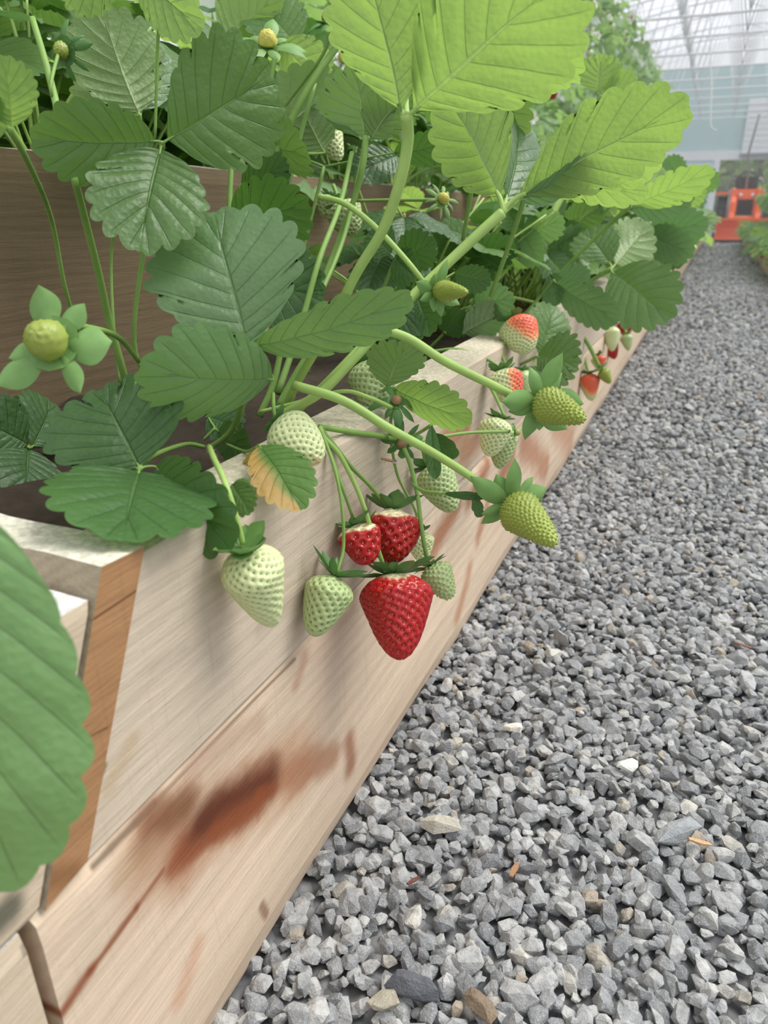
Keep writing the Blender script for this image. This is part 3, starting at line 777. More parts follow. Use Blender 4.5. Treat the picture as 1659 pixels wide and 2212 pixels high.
def calyx_geo(r, n=9, ln=1., wd=.42, e0=10, e1=60, seed=0, R0=.12, drape=0.):
    """sepals in the local frame of the berry (z towards the tip); elevation is measured towards the stalk"""
    r_ = random.Random(seed); q = MB()
    for k in range(n):
        inner = k % 2; a = 2 * pi * (k + r_.uniform(-.25, .25)) / n; l_ = r * ln * r_.uniform(.75, 1.2) * (1 if not inner else .8); w_ = r * wd * r_.uniform(.8, 1.2) * (1 if not inner else .7)
        s0 = radians(e0 + r_.uniform(-12, 12)); s1 = radians(e1 + r_.uniform(-28, 22)); tw = r_.uniform(-.35, .35); sd = r_.uniform(-.3, .3)
        nL, nW = 11, 4; p = np.array([cos(a), sin(a), 0]) * r * R0 + np.array([0, 0, -.01 * r]); V = []
        for i in range(nL + 1):
            t_ = i / nL; e = s0 + (s1 - s0) * t_ ** 1.1; aa = a + sd * t_
            d = np.array([cos(aa) * cos(e), sin(aa) * cos(e), -sin(e)]); s_ = np.array([-sin(aa), cos(aa), 0]); nn = np.cross(s_, d)
            s_ = s_ * cos(tw * t_) + nn * sin(tw * t_)
            wl_ = w_ * (.30 + .95 * sin(pi * min(1., .06 + .90 * t_) ** 1.15) ** .8) * (1 - t_ ** 7) * .52
            if i: p = p + d * l_ / nL
            for j in range(nW + 1):
                u = (j / nW - .5) * 2; V.append(p + s_ * u * wl_ + nn * (u * u * wl_ * .35))
        for dz_ in (0,):
            q.add(V, [(i * (nW + 1) + j, i * (nW + 1) + j + 1, (i + 1) * (nW + 1) + j + 1, (i + 1) * (nW + 1) + j) for i in range(nL) for j in range(nW)])
    # small green disc that carries the sepals
    m_ = 12; V = [(0, 0, -.10 * r)] + [(cos(2 * pi * k / m_) * r * R0 * 1.5, sin(2 * pi * k / m_) * r * R0 * 1.5, -.02 * r) for k in range(m_)] + [(cos(2 * pi * k / m_) * r * R0 * 1.7, sin(2 * pi * k / m_) * r * R0 * 1.7, .04 * r) for k in range(m_)]
    q.add(V, [(0, 1 + (k + 1) % m_, 1 + k) for k in range(m_)] + [(1 + k, 1 + (k + 1) % m_, 1 + m_ + (k + 1) % m_, 1 + m_ + k) for k in range(m_)])
    return np.vstack(q.v), q.f

def rp_none(t, p, V): return t * 0
def rp_full(shoulder=.16, dark=1.):
    def f(t, p, V):
        s = np.clip((t - shoulder + .05 * np.sin(p * 3)) / .20, 0, 1); return .12 + .88 * s * s * (3 - 2 * s)
    return f
def rp_patch(dirv, lo, hi, L, R, amt=1.):      # blush on the side dirv (in the berry's own frame, from its middle)
    def f(t, p, V):
        c = V / np.array([R, R, L * .5]) - np.array([0, 0, 1.]); k = c @ nrm(dirv); s = np.clip((k - lo) / (hi - lo), 0, 1); return amt * s * s * (3 - 2 * s)
    return f

def berry(label, B, T, wpx, mat, smat, stalk=None, rst=5, calyx=None, cmat=None, ripe=None, patch=None, part_label=None, **kw):
    Bp, Tp = P(*B), P(*T); L = float(np.linalg.norm(Tp - Bp)); R = wpx / 2 * (B[2] + T[2]) / 2 / FPX
    M = basis(Tp - Bp); t_ = thing('strawberry', label, 'strawberry', Bp, kw.pop('group', None))
    if patch:
        wd = -Fv * patch[2] + Rv * patch[0] + Uv * patch[1]; ripe = rp_patch(M.T @ nrm(wd), patch[3], patch[4], L, R, patch[5] if len(patch) > 5 else 1.)
    small = wpx < 60
    V, Fc, rp, pit, SV, SF = berry_geo(L, R / (1.0), nv=36 if small else (118 if kw.get('spike') else 84), nu=48 if small else (150 if kw.get('spike') else 112), ripe=ripe, seed=int(B[0]), **kw)
    mk('flesh', V @ M.T + Bp, Fc, mat, t_, at={'ripe': rp, 'pit': pit})
    mk('seeds', SV @ M.T + Bp, SF, smat, t_)
    if calyx is not False:
        c = dict(n=10, ln=1., e0=5, e1=40); c.update(calyx or {}); c.setdefault('seed', int(B[1]))
        V, Fc = calyx_geo(R, **c); mk('calyx', V @ M.T + Bp, Fc, cmat or M_CAL, t_)
    if stalk: stem(t_, stalk, rst, M_STEMY if rst > 5 else M_STEM, 'stem', 1.1)
    return t_

K = (690, 922, .455)                       # knot where the hanging fruit stalks leave the bed rim
berry('ripe deep red strawberry with a pale shoulder, hanging lowest over the timber', (850, 1243, .50), (866, 1424, .482), 160, M_RED, M_SEEDR,
      [(833, 1236, .497), (806, 1155, .478), (775, 1065, .468), (735, 985, .46), (700, 945, .455), K], 5.2, dict(n=11, ln=1.15, wd=.36, e0=5, e1=22, seed=5), ripe=rp_full(.0, 1.), lump=.035, cone=.8, spacing=.0050, lobes=.03, dimple=1.2)
berry('broad red strawberry with a pale neck just above the lowest ripe one', (848, 1100, .520), (846, 1216, .512), 118, M_RED, M_SEEDR,
      [(838, 1096, .52), (800, 1050, .50), (760, 1010, .475), (720, 960, .46), K], 4.5, dict(n=10, ln=1.3, wd=.55, e0=15, e1=55, seed=9), ripe=rp_full(.12), lump=.10, cone=.35, spacing=.0062, neck=.35)
berry('orange red strawberry half hidden left of the broad red one', (768, 1135, .482), (795, 1218, .480), 96, M_RED, M_SEEDR,
      [(768, 1135, .482), (742, 1060, .456), (715, 985, .452), K], 3.6, dict(n=8, ln=1.1, wd=.5, e0=0, e1=40, seed=2), ripe=rp_full(.10), lump=.08, cone=.35, spacing=.006)
berry('pale yellowish strawberry peeking out behind the broad red one', (905, 1150, .60), (912, 1215, .60), 62, M_PALE, M_SEEDG, [(905, 1150, .60), (896, 1100, .57), (860, 1030, .55), (843, 948, .53)], 3, dict(n=8, ln=1., seed=3))
berry('large pale green white strawberry hanging alone on the left of the fruit cluster', (530, 1190, .350), (590, 1350, .374), 134, M_PALE, M_SEEDG,
      [(525, 1176, .350), (508, 1110, .346), (485, 1040, .348), (462, 990, .375), (452, 965, .41)], 6.2, dict(n=8, ln=1.15, wd=.75, e0=20, e1=50, seed=14), M_CALL, cone=.85, spacing=.0036, dimple=1.2)
berry('green strawberry with long pointed sepals, left of the lowest red one', (722, 1245, .448), (676, 1373, .442), 108, M_GREEN, M_SEEDG,
      [(728, 1238, .448), (742, 1180, .452), (738, 1090, .448), (722, 1010, .448), K], 3.6, dict(n=11, ln=1.35, wd=.36, e0=20, e1=45, seed=21), cone=.6, spacing=.0042)
berry('small spiky green strawberry right of the lowest red one', (930, 1222, .52), (975, 1293, .515), 76, M_GREEN, M_SEEDL,
      [(924, 1216, .52), (912, 1150, .515), (900, 1060, .515), (885, 1000, .525), (868, 958, .53)], 4.6, dict(n=9, ln=1.2, wd=.34, e0=0, e1=25, seed=8), cone=.7, spacing=.0034, spike=True)
berry('pale green strawberry with a brown scar resting on the rim of the bed', (600, 915, .43), (692, 995, .42), 108, M_PALE, M_SEEDG, [(600, 915, .43), (592, 890, .435), (590, 850, .45)], 4, dict(n=8, ln=.7, wd=.4, e0=-10, e1=20, seed=4), cone=.3, spacing=.0037,
      patch=(.45, -.75, .5, .78, 1.05, .45))
berry('pale green strawberry nestled between the stalks behind the rim', (790, 785, .56), (830, 908, .55), 104, M_GREEN, M_SEEDG, None, 4, dict(n=9, ln=.8, e0=10, e1=50), cone=.45, spacing=.0042)
berry('bumpy lime green young strawberry at the end of the lower long stalk', (1104, 1088, .50), (1200, 1176, .458), 98, M_YOUNG, M_SEEDL,
      [(1100, 1086, .50), (1080, 1078, .50), (1010, 1025, .49), (930, 975, .475), (840, 925, .46), (740, 865, .455), (635, 832, .46)], 9.0, dict(n=9, ln=2.1, wd=.8, e0=-10, e1=30, seed=33), M_CALL, cone=.9, spacing=.0028, spike=True, dimple=1.6)
berry('yellow green young strawberry at the end of the upper long stalk', (1168, 868, .50), (1262, 906, .462), 84, M_YOUNG, M_SEEDL,
      [(1166, 869, .50), (1130, 864, .50), (1060, 830, .49), (960, 780, .48), (880, 730, .475), (800, 705, .475)], 9.5, dict(n=9, ln=2.3, wd=1.1, e0=-20, e1=25, seed=12), M_CALL, cone=.9, spacing=.0028, spike=True, dimple=1.6)
berry('small yellow green young strawberry ringed by sepals above the big red fruit cluster', (942, 628, .50), (1010, 631, .47), 46, M_YOUNG, M_SEEDL,
      [(932, 632, .50), (880, 565, .495), (810, 490, .50), (745, 440, .52), (690, 425, .54)], 6.0, dict(n=9, ln=2.6, wd=1.0, e0=-30, e1=-5, seed=31), M_CALL, cone=.8, spacing=.0022, spike=True)
berry('green strawberry behind the lower long stalk, partly covered by a sepal', (925, 1010, .60), (980, 1104, .59), 88, M_GREEN, M_SEEDG, [(920, 1005, .60), (905, 960, .56), (840, 945, .52)], 4, dict(n=9, ln=1.1, wd=.42, e0=5, e1=45, seed=19), cone=.5, spacing=.004)
berry('pale strawberry hanging above a greener one in front of the timber', (1078, 903, .70), (1055, 985, .70), 72, M_PALE, M_SEEDG, [(1090, 900, .70), (1072, 860, .72), (1050, 820, .75)], 3.5, dict(n=8, ln=.9, wd=.5, e0=0, e1=45), cone=.5, spacing=.0042)
berry('greener strawberry tucked behind the pale hanging one', (1092, 925, .74), (1078, 1012, .74), 62, M_GREEN, M_SEEDG, None, 3, dict(n=7, ln=.8), cone=.5, spacing=.0042)
berry('pinkish half ripe strawberry leaning on leaves, blushed at its upper right', (1112, 688, .84), (1140, 762, .83), 82, M_PALE, M_SEEDG, [(1105, 690, .84), (1085, 760, .83), (1100, 800, .82)], 3, dict(n=7, ln=.8, e0=-10, e1=20), cone=.25, spacing=.0042, patch=(.35, .65, .6, -.1, 1.0))
berry('half ripe strawberry below the pinkish one, orange red on its right side', (1085, 800, .77), (1105, 872, .765), 76, M_PALE, M_SEEDG, [(1085, 800, .77), (1050, 775, .77), (990, 755, .77), (930, 760, .77)], 3.6, dict(n=8, ln=.9, e0=0, e1=50), cone=.25, spacing=.0045, patch=(.9, .1, .5, .0, 1.))
berry('small green strawberry behind the orange blushed one', (1130, 800, .82), (1132, 862, .82), 44, M_GREEN, M_SEEDG, None, 3, dict(n=7, ln=.9), cone=.4)
berry('pale pink strawberry top showing above the orange blushed one', (1066, 755, .84), (1085, 800, .84), 42, M_PALE, M_SEEDG, None, 3, dict(n=7, ln=.9), patch=(.7, .2, .5, .3, 1.2, .7))
berry('tiny pale green strawberry lying on the rim near the middle stalks', (1002, 748, .82), (1040, 768, .82), 32, M_PALE, M_SEEDG, None, 3, dict(n=7, ln=.9))
berry('pale green strawberry lying sideways on the shiny dark leaf', (1305, 556, 1.18), (1362, 556, 1.16), 50, M_YOUNG, M_SEEDL, [(1303, 556, 1.18), (1250, 552, 1.2), (1180, 550, 1.25), (1080, 560, 1.3)], 5, dict(n=8, ln=.8, e0=-10, e1=30), cone=.6, spacing=.0036)
berry('pink and white strawberry hanging low on the distant timber', (1272, 808, 1.42), (1278, 866, 1.42), 46, M_PALE, M_SEEDG, [(1272, 808, 1.42), (1262, 770, 1.45), (1255, 745, 1.47)], 3, dict(n=7, ln=.9), patch=(.0, .3, .8, -.1, .7))
berry('small lime green strawberry beside the pink and white distant one', (1300, 798, 1.40), (1318, 828, 1.40), 30, M_YOUNG, M_SEEDL, [(1296, 795, 1.40), (1265, 735, 1.40), (1235, 710, 1.42), (1212, 700, 1.44)], 4.5, dict(n=8, ln=1.6, wd=.6), M_CALL)
berry('pinkish strawberry above the pink and white distant one', (1292, 768, 1.46), (1296, 800, 1.46), 34, M_PALE, M_SEEDG, None, 3, dict(n=7, ln=.9), patch=(.3, .3, .8, -.1, .7))
berry('pale green pointed strawberry in the middle of the distant cluster', (1318, 706, 1.70), (1323, 758, 1.70), 38, M_PALE, M_SEEDL, [(1318, 706, 1.70), (1312, 670, 1.74), (1300, 650, 1.76)], 2.6, dict(n=7, ln=.9))
berry('narrow pale strawberry left in the distant cluster', (1285, 712, 1.72), (1290, 760, 1.72), 27, M_PALE, M_SEEDL, [(1285, 712, 1.72), (1276, 670, 1.74)], 2.4, dict(n=7, ln=.9))
berry('little green strawberry at the right end of the distant cluster', (1352, 722, 1.78), (1357, 757, 1.78), 26, M_GREEN, M_SEEDG, [(1352, 722, 1.78), (1350, 690, 1.8)], 2.4, dict(n=7, ln=1.1))
berry('red strawberry at the upper right of the distant cluster', (1350, 692, 1.85), (1352, 728, 1.85), 34, M_RED, M_SEEDR, [(1350, 692, 1.85), (1346, 670, 1.86)], 2.4, dict(n=7, ln=.9), ripe=rp_full(.1))
berry('red strawberry behind the pale ones of the distant cluster', (1310, 725, 1.80), (1328, 775, 1.80), 40, M_RED, M_SEEDR, None, 2.4, dict(n=7, ln=.9), ripe=rp_full(.1))
berry('small unripe white strawberry left above the distant cluster', (1250, 685, 1.66), (1252, 708, 1.66), 22, M_PALE, M_SEEDG, [(1250, 685, 1.66), (1244, 660, 1.68)], 2.4, dict(n=7, ln=1.))
berry('pale cream strawberry deep between the stalks of the raised tier', (705, 285, .80), (735, 345, .80), 60, M_PALE, M_SEEDG, None, 3, dict(n=7, ln=.9), spacing=.0045)
berry('dim green strawberry hanging behind the stalks in front of the rear board', (735, 440, .80), (765, 505, .80), 78, M_GREEN, M_SEEDG, [(735, 440, .80), (720, 400, .82)], 4, dict(n=8, ln=.9), spacing=.005, cone=.3)
berry('pale green strawberry left of the dim green one behind the stalks', (712, 425, .84), (700, 470, .84), 52, M_GREEN, M_SEEDG, None, 3, dict(n=8, ln=.9), spacing=.005)
berry('salmon red strawberry glimpsed between stalks on the raised tier', (596, 280, .82), (600, 305, .82), 30, M_RED, M_SEEDR, None, 3, dict(n=7, ln=.9), ripe=rp_full(.2))
berry('light red strawberry glimpsed beside the salmon red one on the raised tier', (628, 262, .84), (632, 290, .84), 26, M_RED, M_SEEDR, None, 3, dict(n=7, ln=.9), ripe=rp_full(.3))

# withered flowers and buds
def flower(label, c, face, rpx, centre_mat=M_YEL, n=6, petals=0, sep=(1.9, .85, -15, 15), cmat=M_CALL, stalk=None, rst=4, name='strawberry_flower', crad=1.):
    """centre faces the direction 'face' = (right, up, towards camera)"""
    p = P(*c); R = rpx * c[2] / FPX; z = Rv * face[0] + Uv * face[1] - Fv * face[2]; M = basis(z)
    t_ = thing(name, label, 'flower', p)
    V, Fc, rp, pit, SV, SF = berry_geo(R * 1.5 * crad, R * crad, 22, 28, spacing=R * .35, spike=True, cone=.2, seed=int(c[0]), ripe=None)
    mk('flower_centre', V @ M.T + p, Fc, centre_mat, t_, at={'ripe': rp, 'pit': pit})
    V, Fc = calyx_geo(R, n=n, ln=sep[0], wd=sep[1], e0=sep[2], e1=sep[3], seed=int(c[1]), R0=.8); mk('sepals', V @ M.T + p, Fc, cmat, t_)
    if petals:
        V, Fc = calyx_geo(R, n=petals, ln=1.9, wd=1.6, e0=-10, e1=15, seed=int(c[0]) + 5, R0=.7); mk('petals', V @ M.T + p - nrm(z) * -.0006, Fc, M_PETAL, t_)
    if stalk: stem(t_, stalk, rst, M_STEM, 'stem')
    return t_
flower('blurred green flower head with six rounded sepals at the far left', (112, 742, .34), (-.05, .12, 1), 46, M_YOUNG, 6, 0, (2.35, 1.35, -8, 8), M_CALL, [(150, 700, .37), (250, 725, .43), (300, 780, .46)], 7, crad=1.)
flower('yellow centred withered flower with drooping pale sepals at the top', (578, 100, .60), (.1, .6, .8), 22, M_YEL, 9, 0, (3.4, 1.3, -35, 30), M_CALL, [(578, 110, .605), (520, 300, .65)], 5)
flower('little withered flower with yellow centre and thin sepals amid the stalks', (955, 432, .74), (.3, .1, .7), 13, M_YEL, 10, 0, (3., .6, -20, 50), M_CALL, [(950, 432, .745), (860, 432, .75), (770, 434, .76)], 4)
flower('white petalled flower beside the rear plants at the upper middle', (742, 128, .95), (.3, .2, 1), 14, M_YEL, 6, 5, (1.6, .7, -5, 10))
for (c, lb, f, r_, ln, cm) in [
    ((715, 52, .62), 'dark closed calyx with ragged sepals below the big bright leaf', (.1, .7, .4), 34, 1.9, M_CAL), ((140, 110, .50), 'drooping dark bud at the upper left', (-.3, -.3, .6), 28, 2.6, M_CAL),
    ((855, 868, .52), 'dark dry calyx above the lower long stalk', (.2, .5, .9), 18, 4.2, M_CAL), ((868, 955, .53), 'dark dry calyx below the lower long stalk with the small insect', (.1, -.5, .9), 18, 3.8, M_CAL),
    ((1112, 934, .67), 'closed light green bud at the end of a thin stalk', (.9, .0, .3), 13, 1.6, M_CALL), ((1300, 430, 1.1), 'pointed green bud among the far leaves', (.3, .2, .7), 16, 1.9, M_CAL),
    ((1425, 465, 1.3), 'small yellow tipped bud near the far leaf edge', (.8, .1, .5), 13, 1.9, M_CAL), ((345, 25, .52), 'dark bud hanging near the top edge', (.1, -.6, .6), 26, 1.9, M_CAL), ((1280, 500, 1.2), 'small dark bud below the pointed green bud', (.3, -.3, .6), 12, 1.9, M_CAL)]:
    st = {855: [(855, 868, .525), (845, 900, .53), (842, 945, .53)], 868: [(868, 955, .53), (842, 945, .53), (770, 935, .49), K], 1112: [(1100, 932, .67), (1010, 935, .64), (920, 950, .60), (880, 965, .55)], 715: [(715, 70, .62), (690, 130, .63), (600, 250, .66)], 140: [(130, 100, .5), (110, 190, .48), (130, 240, .5)],
          345: [(345, 20, .52), (340, 120, .54), (335, 300, .56)], 1300: [(1300, 440, 1.1), (1250, 480, 1.12), (1200, 560, 1.15)], 1425: [(1425, 465, 1.3), (1350, 470, 1.3), (1290, 520, 1.3)]}.get(c[0])
    o = flower(lb, c, f, r_ * .8, M_DRY if c[0] in (855, 868) else M_YOUNG, 8, 0, (ln, .62 if ln < 3 else 1.1, 0, 60), cm, st, 4 if c[0] != 868 else 7, name='strawberry_bud', crad=.8)
    o['category'] = 'flower bud'

# small fly on the dry calyx
p = P(840, 994, .515); q = MB()
def ell(q, c, ax, rr, m=0):
    M = basis(ax); V = []
    for i in range(7):
        for j in range(8):
            a_, e = 2 * pi * j / 8, pi * i / 6; V.append(M @ (np.array([sin(e) * cos(a_) * rr[1], sin(e) * sin(a_) * rr[1], cos(e) * rr[0]])) + c)
    q.add(V, [(i * 8 + j, i * 8 + (j + 1) % 8, (i + 1) * 8 + (j + 1) % 8, (i + 1) * 8 + j) for i in range(6) for j in range(8)], m)
fx = nrm(Rv - Uv * .25)
ell(q, p, fx, (.0042, .0012)); ell(q, p - fx * .0046, fx, (.0011, .0011))
t_ = thing('fly', 'tiny brown winged fly sitting below the dry dark calyx', 'fly', p)
q.build('body', M_DRY, t_)
q = MB()
for s in (-1, 1):
    sd = nrm(-Fv * .5 + Uv * s); q.add([p, p + fx * .003 + sd * .0016, p + fx * .006 + sd * .001, p + fx * .005], [(0, 1, 2, 3)])
q.build('wings', M_GREY, t_)
q = MB()
for k in (-.002, 0, .002): q.tube([p + fx * k, p + fx * k - Uv * .0014 - Fv * .001, p + fx * (k * 1.8) - Uv * .003], .00012, n=4)
q.build('legs', M_DRY, t_)

# ------------------------------------------------------------------ foreground leaves, one by one
D_ = dict
leaf('three part dark green leaf at the upper left with its leaflets spread flat', [
    ((362, 302, .44), (585, 160, .46), 262, D_(roll=12, fold=.22, bulge=.10)), ((338, 305, .44), (66, 300, .40), 165, D_(roll=-18, fold=.25, bulge=.12)), ((347, 322, .44), (300, 545, .41), 236, D_(roll=8, fold=.20, bulge=.12, relief=.022))],
    [(350, 310, .441), (345, 360, .47), (310, 540, .50), (290, 740, .52), (330, 850, .54)], 6, M_LEAF)
leaf('large leaf in the left centre, its top leaflet broad and facing us', [
    ((536, 757, .42), (462, 458, .445), 335, D_(roll=-6, fold=.14, bulge=.10, tooth=.065, rd=.85)), ((545, 748, .42), (890, 640, .40), 115, D_(roll=48, fold=.10, bulge=.10, mat=M_LEAFM)), ((590, 818, .43), (300, 795, .375), 200, D_(roll=-30, fold=.0, bulge=.16, droop=.18, mat=M_LEAFM, tooth=.07))],
    [(533, 755, .422), (533, 800, .425), (524, 870, .45), (500, 930, .47), (455, 968, .48)], 8, M_LEAFG)
leaf('dark round lobed leaf lying on the rim at the lower left', [
    ((302, 1012, .385), (215, 838, .41), 300, D_(roll=-4, fold=.12, bulge=.12, rd=.45)), ((300, 1020, .375), (262, 1172, .298), 335, D_(roll=6, fold=.10, bulge=.10, tooth=.06, rd=.42)), ((335, 1008, .385), (512, 1170, .340), 158, D_(roll=28, fold=.16, bulge=.14))],
    [(300, 1015, .382), (330, 985, .41), (400, 960, .45), (440, 965, .47)], 6, M_LEAFD)
leaf('huge blurred leaf very close to us at the left edge', [((-90, 1060, .215), (-15, 1935, .225), 440, D_(roll=12, fold=.10, bulge=.10, mat=M_LEAFM, N=9, tooth=.05))], None, 6, M_LEAFM)
leaf('big bright translucent leaf seen from below at the top', [
    ((868, 242, .40), (775, -130, .36), 235, D_(roll=-20, under=True, fold=.25, bulge=.05, rd=1.05)), ((888, 245, .40), (1250, -75, .34), 350, D_(roll=22, under=True, fold=.20, bulge=.07, rd=1.1)), ((878, 205, .42), (900, 20, .47), 100, D_(roll=60, fold=.4, mat=M_LEAFG))],
    [(878, 248, .40), (880, 310, .41), (862, 400, .42), (825, 500, .435), (770, 590, .45), (715, 700, .47), (640, 830, .50), (610, 900, .52)], 12, M_LEAFB, M_STEMY)
stem_extra = [((888, 250, .40), (915, 215, .395), (960, 178, .39))]
leaf('bright leaf seen from below on a thick stalk right of the middle', [
    ((1080, 428, .50), (950, 178, .52), 190, D_(roll=-28, under=True, fold=.3, bulge=.06, rd=1.1)), ((1115, 428, .50), (1492, 232, .46), 185, D_(roll=24, under=True, fold=.22, bulge=.10, rd=1.1)), ((1092, 435, .51), (1110, 245, .57), 95, D_(roll=50, fold=.4, mat=M_LEAFG)), ((1118, 432, .505), (1300, 330, .50), 60, D_(roll=55, fold=.3, mat=M_LEAFG))],
    [(1085, 460, .50), (1040, 500, .50), (960, 575, .50), (860, 670, .495), (760, 780, .49), (690, 850, .49), (600, 900, .50)], 12, M_LEAFB, M_STEMY)
leaf('bright serrated leaf edge showing under the big top leaf', [((1040, 165, .55), (1262, 135, .52), 120, D_(roll=30, under=True)), ((1020, 170, .56), (1120, 320, .56), 130, D_(roll=20, under=True))], [(1035, 170, .555), (1030, 330, .60), (1000, 520, .66)], 6, M_LEAFB)
leaf('yellow green flat leaf below the right bright leaf', [((1130, 385, .66), (1430, 345, .60), 120, D_(roll=25, under=True)), ((1140, 370, .68), (1250, 300, .70), 90, D_(under=True)), ((1150, 385, .67), (1395, 430, .70), 90, D_(roll=40, under=True))], [(1140, 385, .665), (1120, 470, .70), (1060, 640, .76)], 6, M_LEAFB)
leaf('dim leaf seen from below behind the thick pale stalk', [((788, 298, .62), (765, 138, .60), 185, D_(roll=-15, under=True, fold=.2)), ((800, 300, .62), (880, 200, .60), 110, D_(roll=40, under=True)), ((780, 300, .62), (700, 200, .66), 80, D_(roll=30, mat=M_LEAFB))],
     [(790, 295, .62), (785, 350, .62), (765, 430, .63), (715, 560, .64), (640, 760, .62)], 7, M_LEAF)
leaf('curled dark leaf between the thick stalks in the upper middle', [((565, 305, .66), (665, 330, .60), 110, D_(roll=35, droop=.4)), ((850, 330, .66), (985, 300, .64), 70, D_(roll=40, mat=M_LEAFD)), ((860, 335, .68), (760, 380, .66), 80, D_(roll=20, mat=M_LEAFD))], [(700, 360, .67), (650, 560, .68)], 4, M_LEAF)
leaf('bright flat leaf behind the upper left flower stalks', [((565, 320, .72), (740, 180, .72), 160, D_(roll=20, under=True)), ((700, 330, .74), (640, 210, .72), 120, D_(under=True))], [(640, 330, .73), (600, 500, .75), (560, 720, .75)], 6, M_LEAF)
leaf('dark leaf right behind the large centre leaf', [((500, 470, .56), (668, 440, .54), 150, D_(roll=30)), ((540, 620, .58), (700, 640, .56), 160, D_(roll=-20)), ((520, 400, .60), (620, 350, .60), 90, D_(roll=30))], [(520, 480, .56), (540, 760, .58)], 5, M_LEAFD)
leaf('shiny dark green leaf carrying the pale sideways strawberry', [((1322, 588, 1.05), (1448, 690, 1.0), 150, D_(roll=-12, fold=.2)), ((1330, 570, 1.06), (1405, 485, 1.1), 110, D_(roll=10, under=True)), ((1318, 570, 1.06), (1262, 500, 1.1), 95, D_(roll=20))],
     [(1322, 580, 1.055), (1250, 620, 1.1), (1130, 680, 1.15)], 5, M_LEAF)
leaf('mottled leaf standing beside the strawberry nestled behind the rim', [((835, 835, .54), (880, 740, .52), 120, D_(roll=30, under=True)), ((850, 838, .53), (1020, 905, .50), 85, D_(roll=35, droop=.3, mat=M_LEAFB)), ((850, 840, .53), (925, 870, .55), 45, D_(roll=20))], [(840, 838, .535), (790, 860, .56)], 4, M_LEAF)
leaf('yellowing leaf with an orange patch folded over the timber rim', [((560, 962, .405), (650, 1102, .385), 125, D_(roll=-20, fold=.35, bulge=.12, mat=M_LEAFY)), ((556, 968, .41), (562, 1035, .41), 60, D_(roll=40, fold=.3, mat=M_LEAFY))], [(558, 965, .408), (530, 975, .43), (490, 960, .45)], 4, M_LEAFY)
leaf('grey green leaf left of the pinkish strawberry', [((1025, 655, .86), (1110, 640, .82), 80, D_(roll=20)), ((1000, 720, .86), (1095, 672, .84), 80, D_(roll=25, under=True)), ((940, 690, .88), (1020, 700, .86), 60, D_(roll=20, mat=M_LEAFD))], [(1020, 660, .87), (980, 700, .88), (920, 760, .9)], 4, M_LEAFG)
leaf('bluish pointed leaf drooping right of the middle stalks', [((1200, 610, 1.0), (1338, 690, .95), 80, D_(roll=30, mat=M_LEAFG)), ((1195, 600, 1.02), (1275, 600, 1.02), 60, D_(roll=20)), ((1190, 590, 1.02), (1205, 660, 1.0), 50, D_(roll=30))], [(1198, 605, 1.01), (1150, 660, 1.03), (1080, 740, 1.05)], 4, M_LEAFG)
leaf('oval leaf upright behind the pinkish strawberry', [((1165, 765, .90), (1195, 660, .92), 90, D_(roll=25)), ((1160, 770, .88), (1250, 790, .86), 125, D_(roll=-10)), ((1150, 790, .88), (1160, 850, .86), 90, D_(roll=-20))], [(1160, 770, .89), (1120, 790, .92)], 4, M_LEAF)
leaf('pale leaf seen from below near the top left corner', [((300, 245, .56), (215, 10, .54), 200, D_(roll=15, under=True)), ((305, 240, .57), (310, 60, .60), 110, D_(roll=35, mat=M_LEAFG)), ((295, 250, .56), (170, 160, .58), 110, D_(roll=30, under=True))], [(300, 245, .56), (303, 300, .57), (295, 420, .59)], 6, M_LEAF)
leaf('small blurred light green leaf at the left edge', [((25, 275, .34), (10, 120, .32), 110, D_(roll=15)), ((15, 280, .34), (-70, 230, .32), 100, {})], [(20, 278, .34), (60, 350, .40), (110, 470, .48), (140, 620, .52), (170, 720, .55)], 6, M_LEAFB)
leaf('pale leaf tip poking in at the top edge', [((290, -70, .42), (440, 62, .40), 120, D_(roll=20)), ((260, -70, .42), (120, -20, .42), 130, {})], None, 5, M_LEAFB)
leaf('dark shaded leaf in the corner of the bed at the left', [((60, 960, .50), (-60, 900, .48), 150, D_(roll=10)), ((70, 965, .50), (110, 870, .54), 130, D_(roll=20)), ((60, 970, .50), (50, 1080, .47), 150, D_(roll=-15))], [(60, 965, .50), (150, 960, .54)], 5, M_LEAFD)
leaf('long dark bract hanging in front of the pale green strawberry behind the long stalk', [((932, 918, .505), (942, 1036, .50), 34, D_(roll=15, N=3, fold=.3)), ((940, 935, .51), (985, 990, .515), 38, D_(roll=20, N=3))], [(932, 918, .505), (905, 935, .52), (872, 950, .53)], 4, M_LEAFD)
leaf('thin narrow bract pointing right below the lower long stalk', [((955, 1065, .50), (1055, 1072, .50), 18, D_(roll=20, N=3)), ((1025, 1068, .50), (1038, 1118, .50), 24, D_(roll=10, N=3, tooth=.12))], [(955, 1065, .50), (915, 1060, .508), (890, 1045, .515)], 4, M_LEAFD)
leaf('tiny folded leaf under the thin stalk at the rim', [((500, 1045, .365), (543, 1108, .358), 70, D_(roll=20)), ((505, 1042, .366), (538, 1058, .366), 35, {})], None, 4, M_LEAF)
leaf('dark leaf low among the stalks behind the pale scarred strawberry', [((470, 930, .50), (540, 975, .47), 80, D_(roll=20)), ((450, 900, .51), (520, 930, .5), 90, D_(roll=-20))], [(465, 925, .5), (440, 950, .5)], 4, M_LEAFD)
leaf('broad leaf with a scalloped edge at the upper middle', [((480, 90, .80), (600, -10, .80), 170, D_(under=True)), ((640, 100, .80), (560, 10, .82), 120, D_(roll=30)), ((600, 90, .8), (700, 200, .8), 120, D_(roll=20, under=True))], [(600, 95, .8), (560, 300, .82)], 6, M_LEAFB)
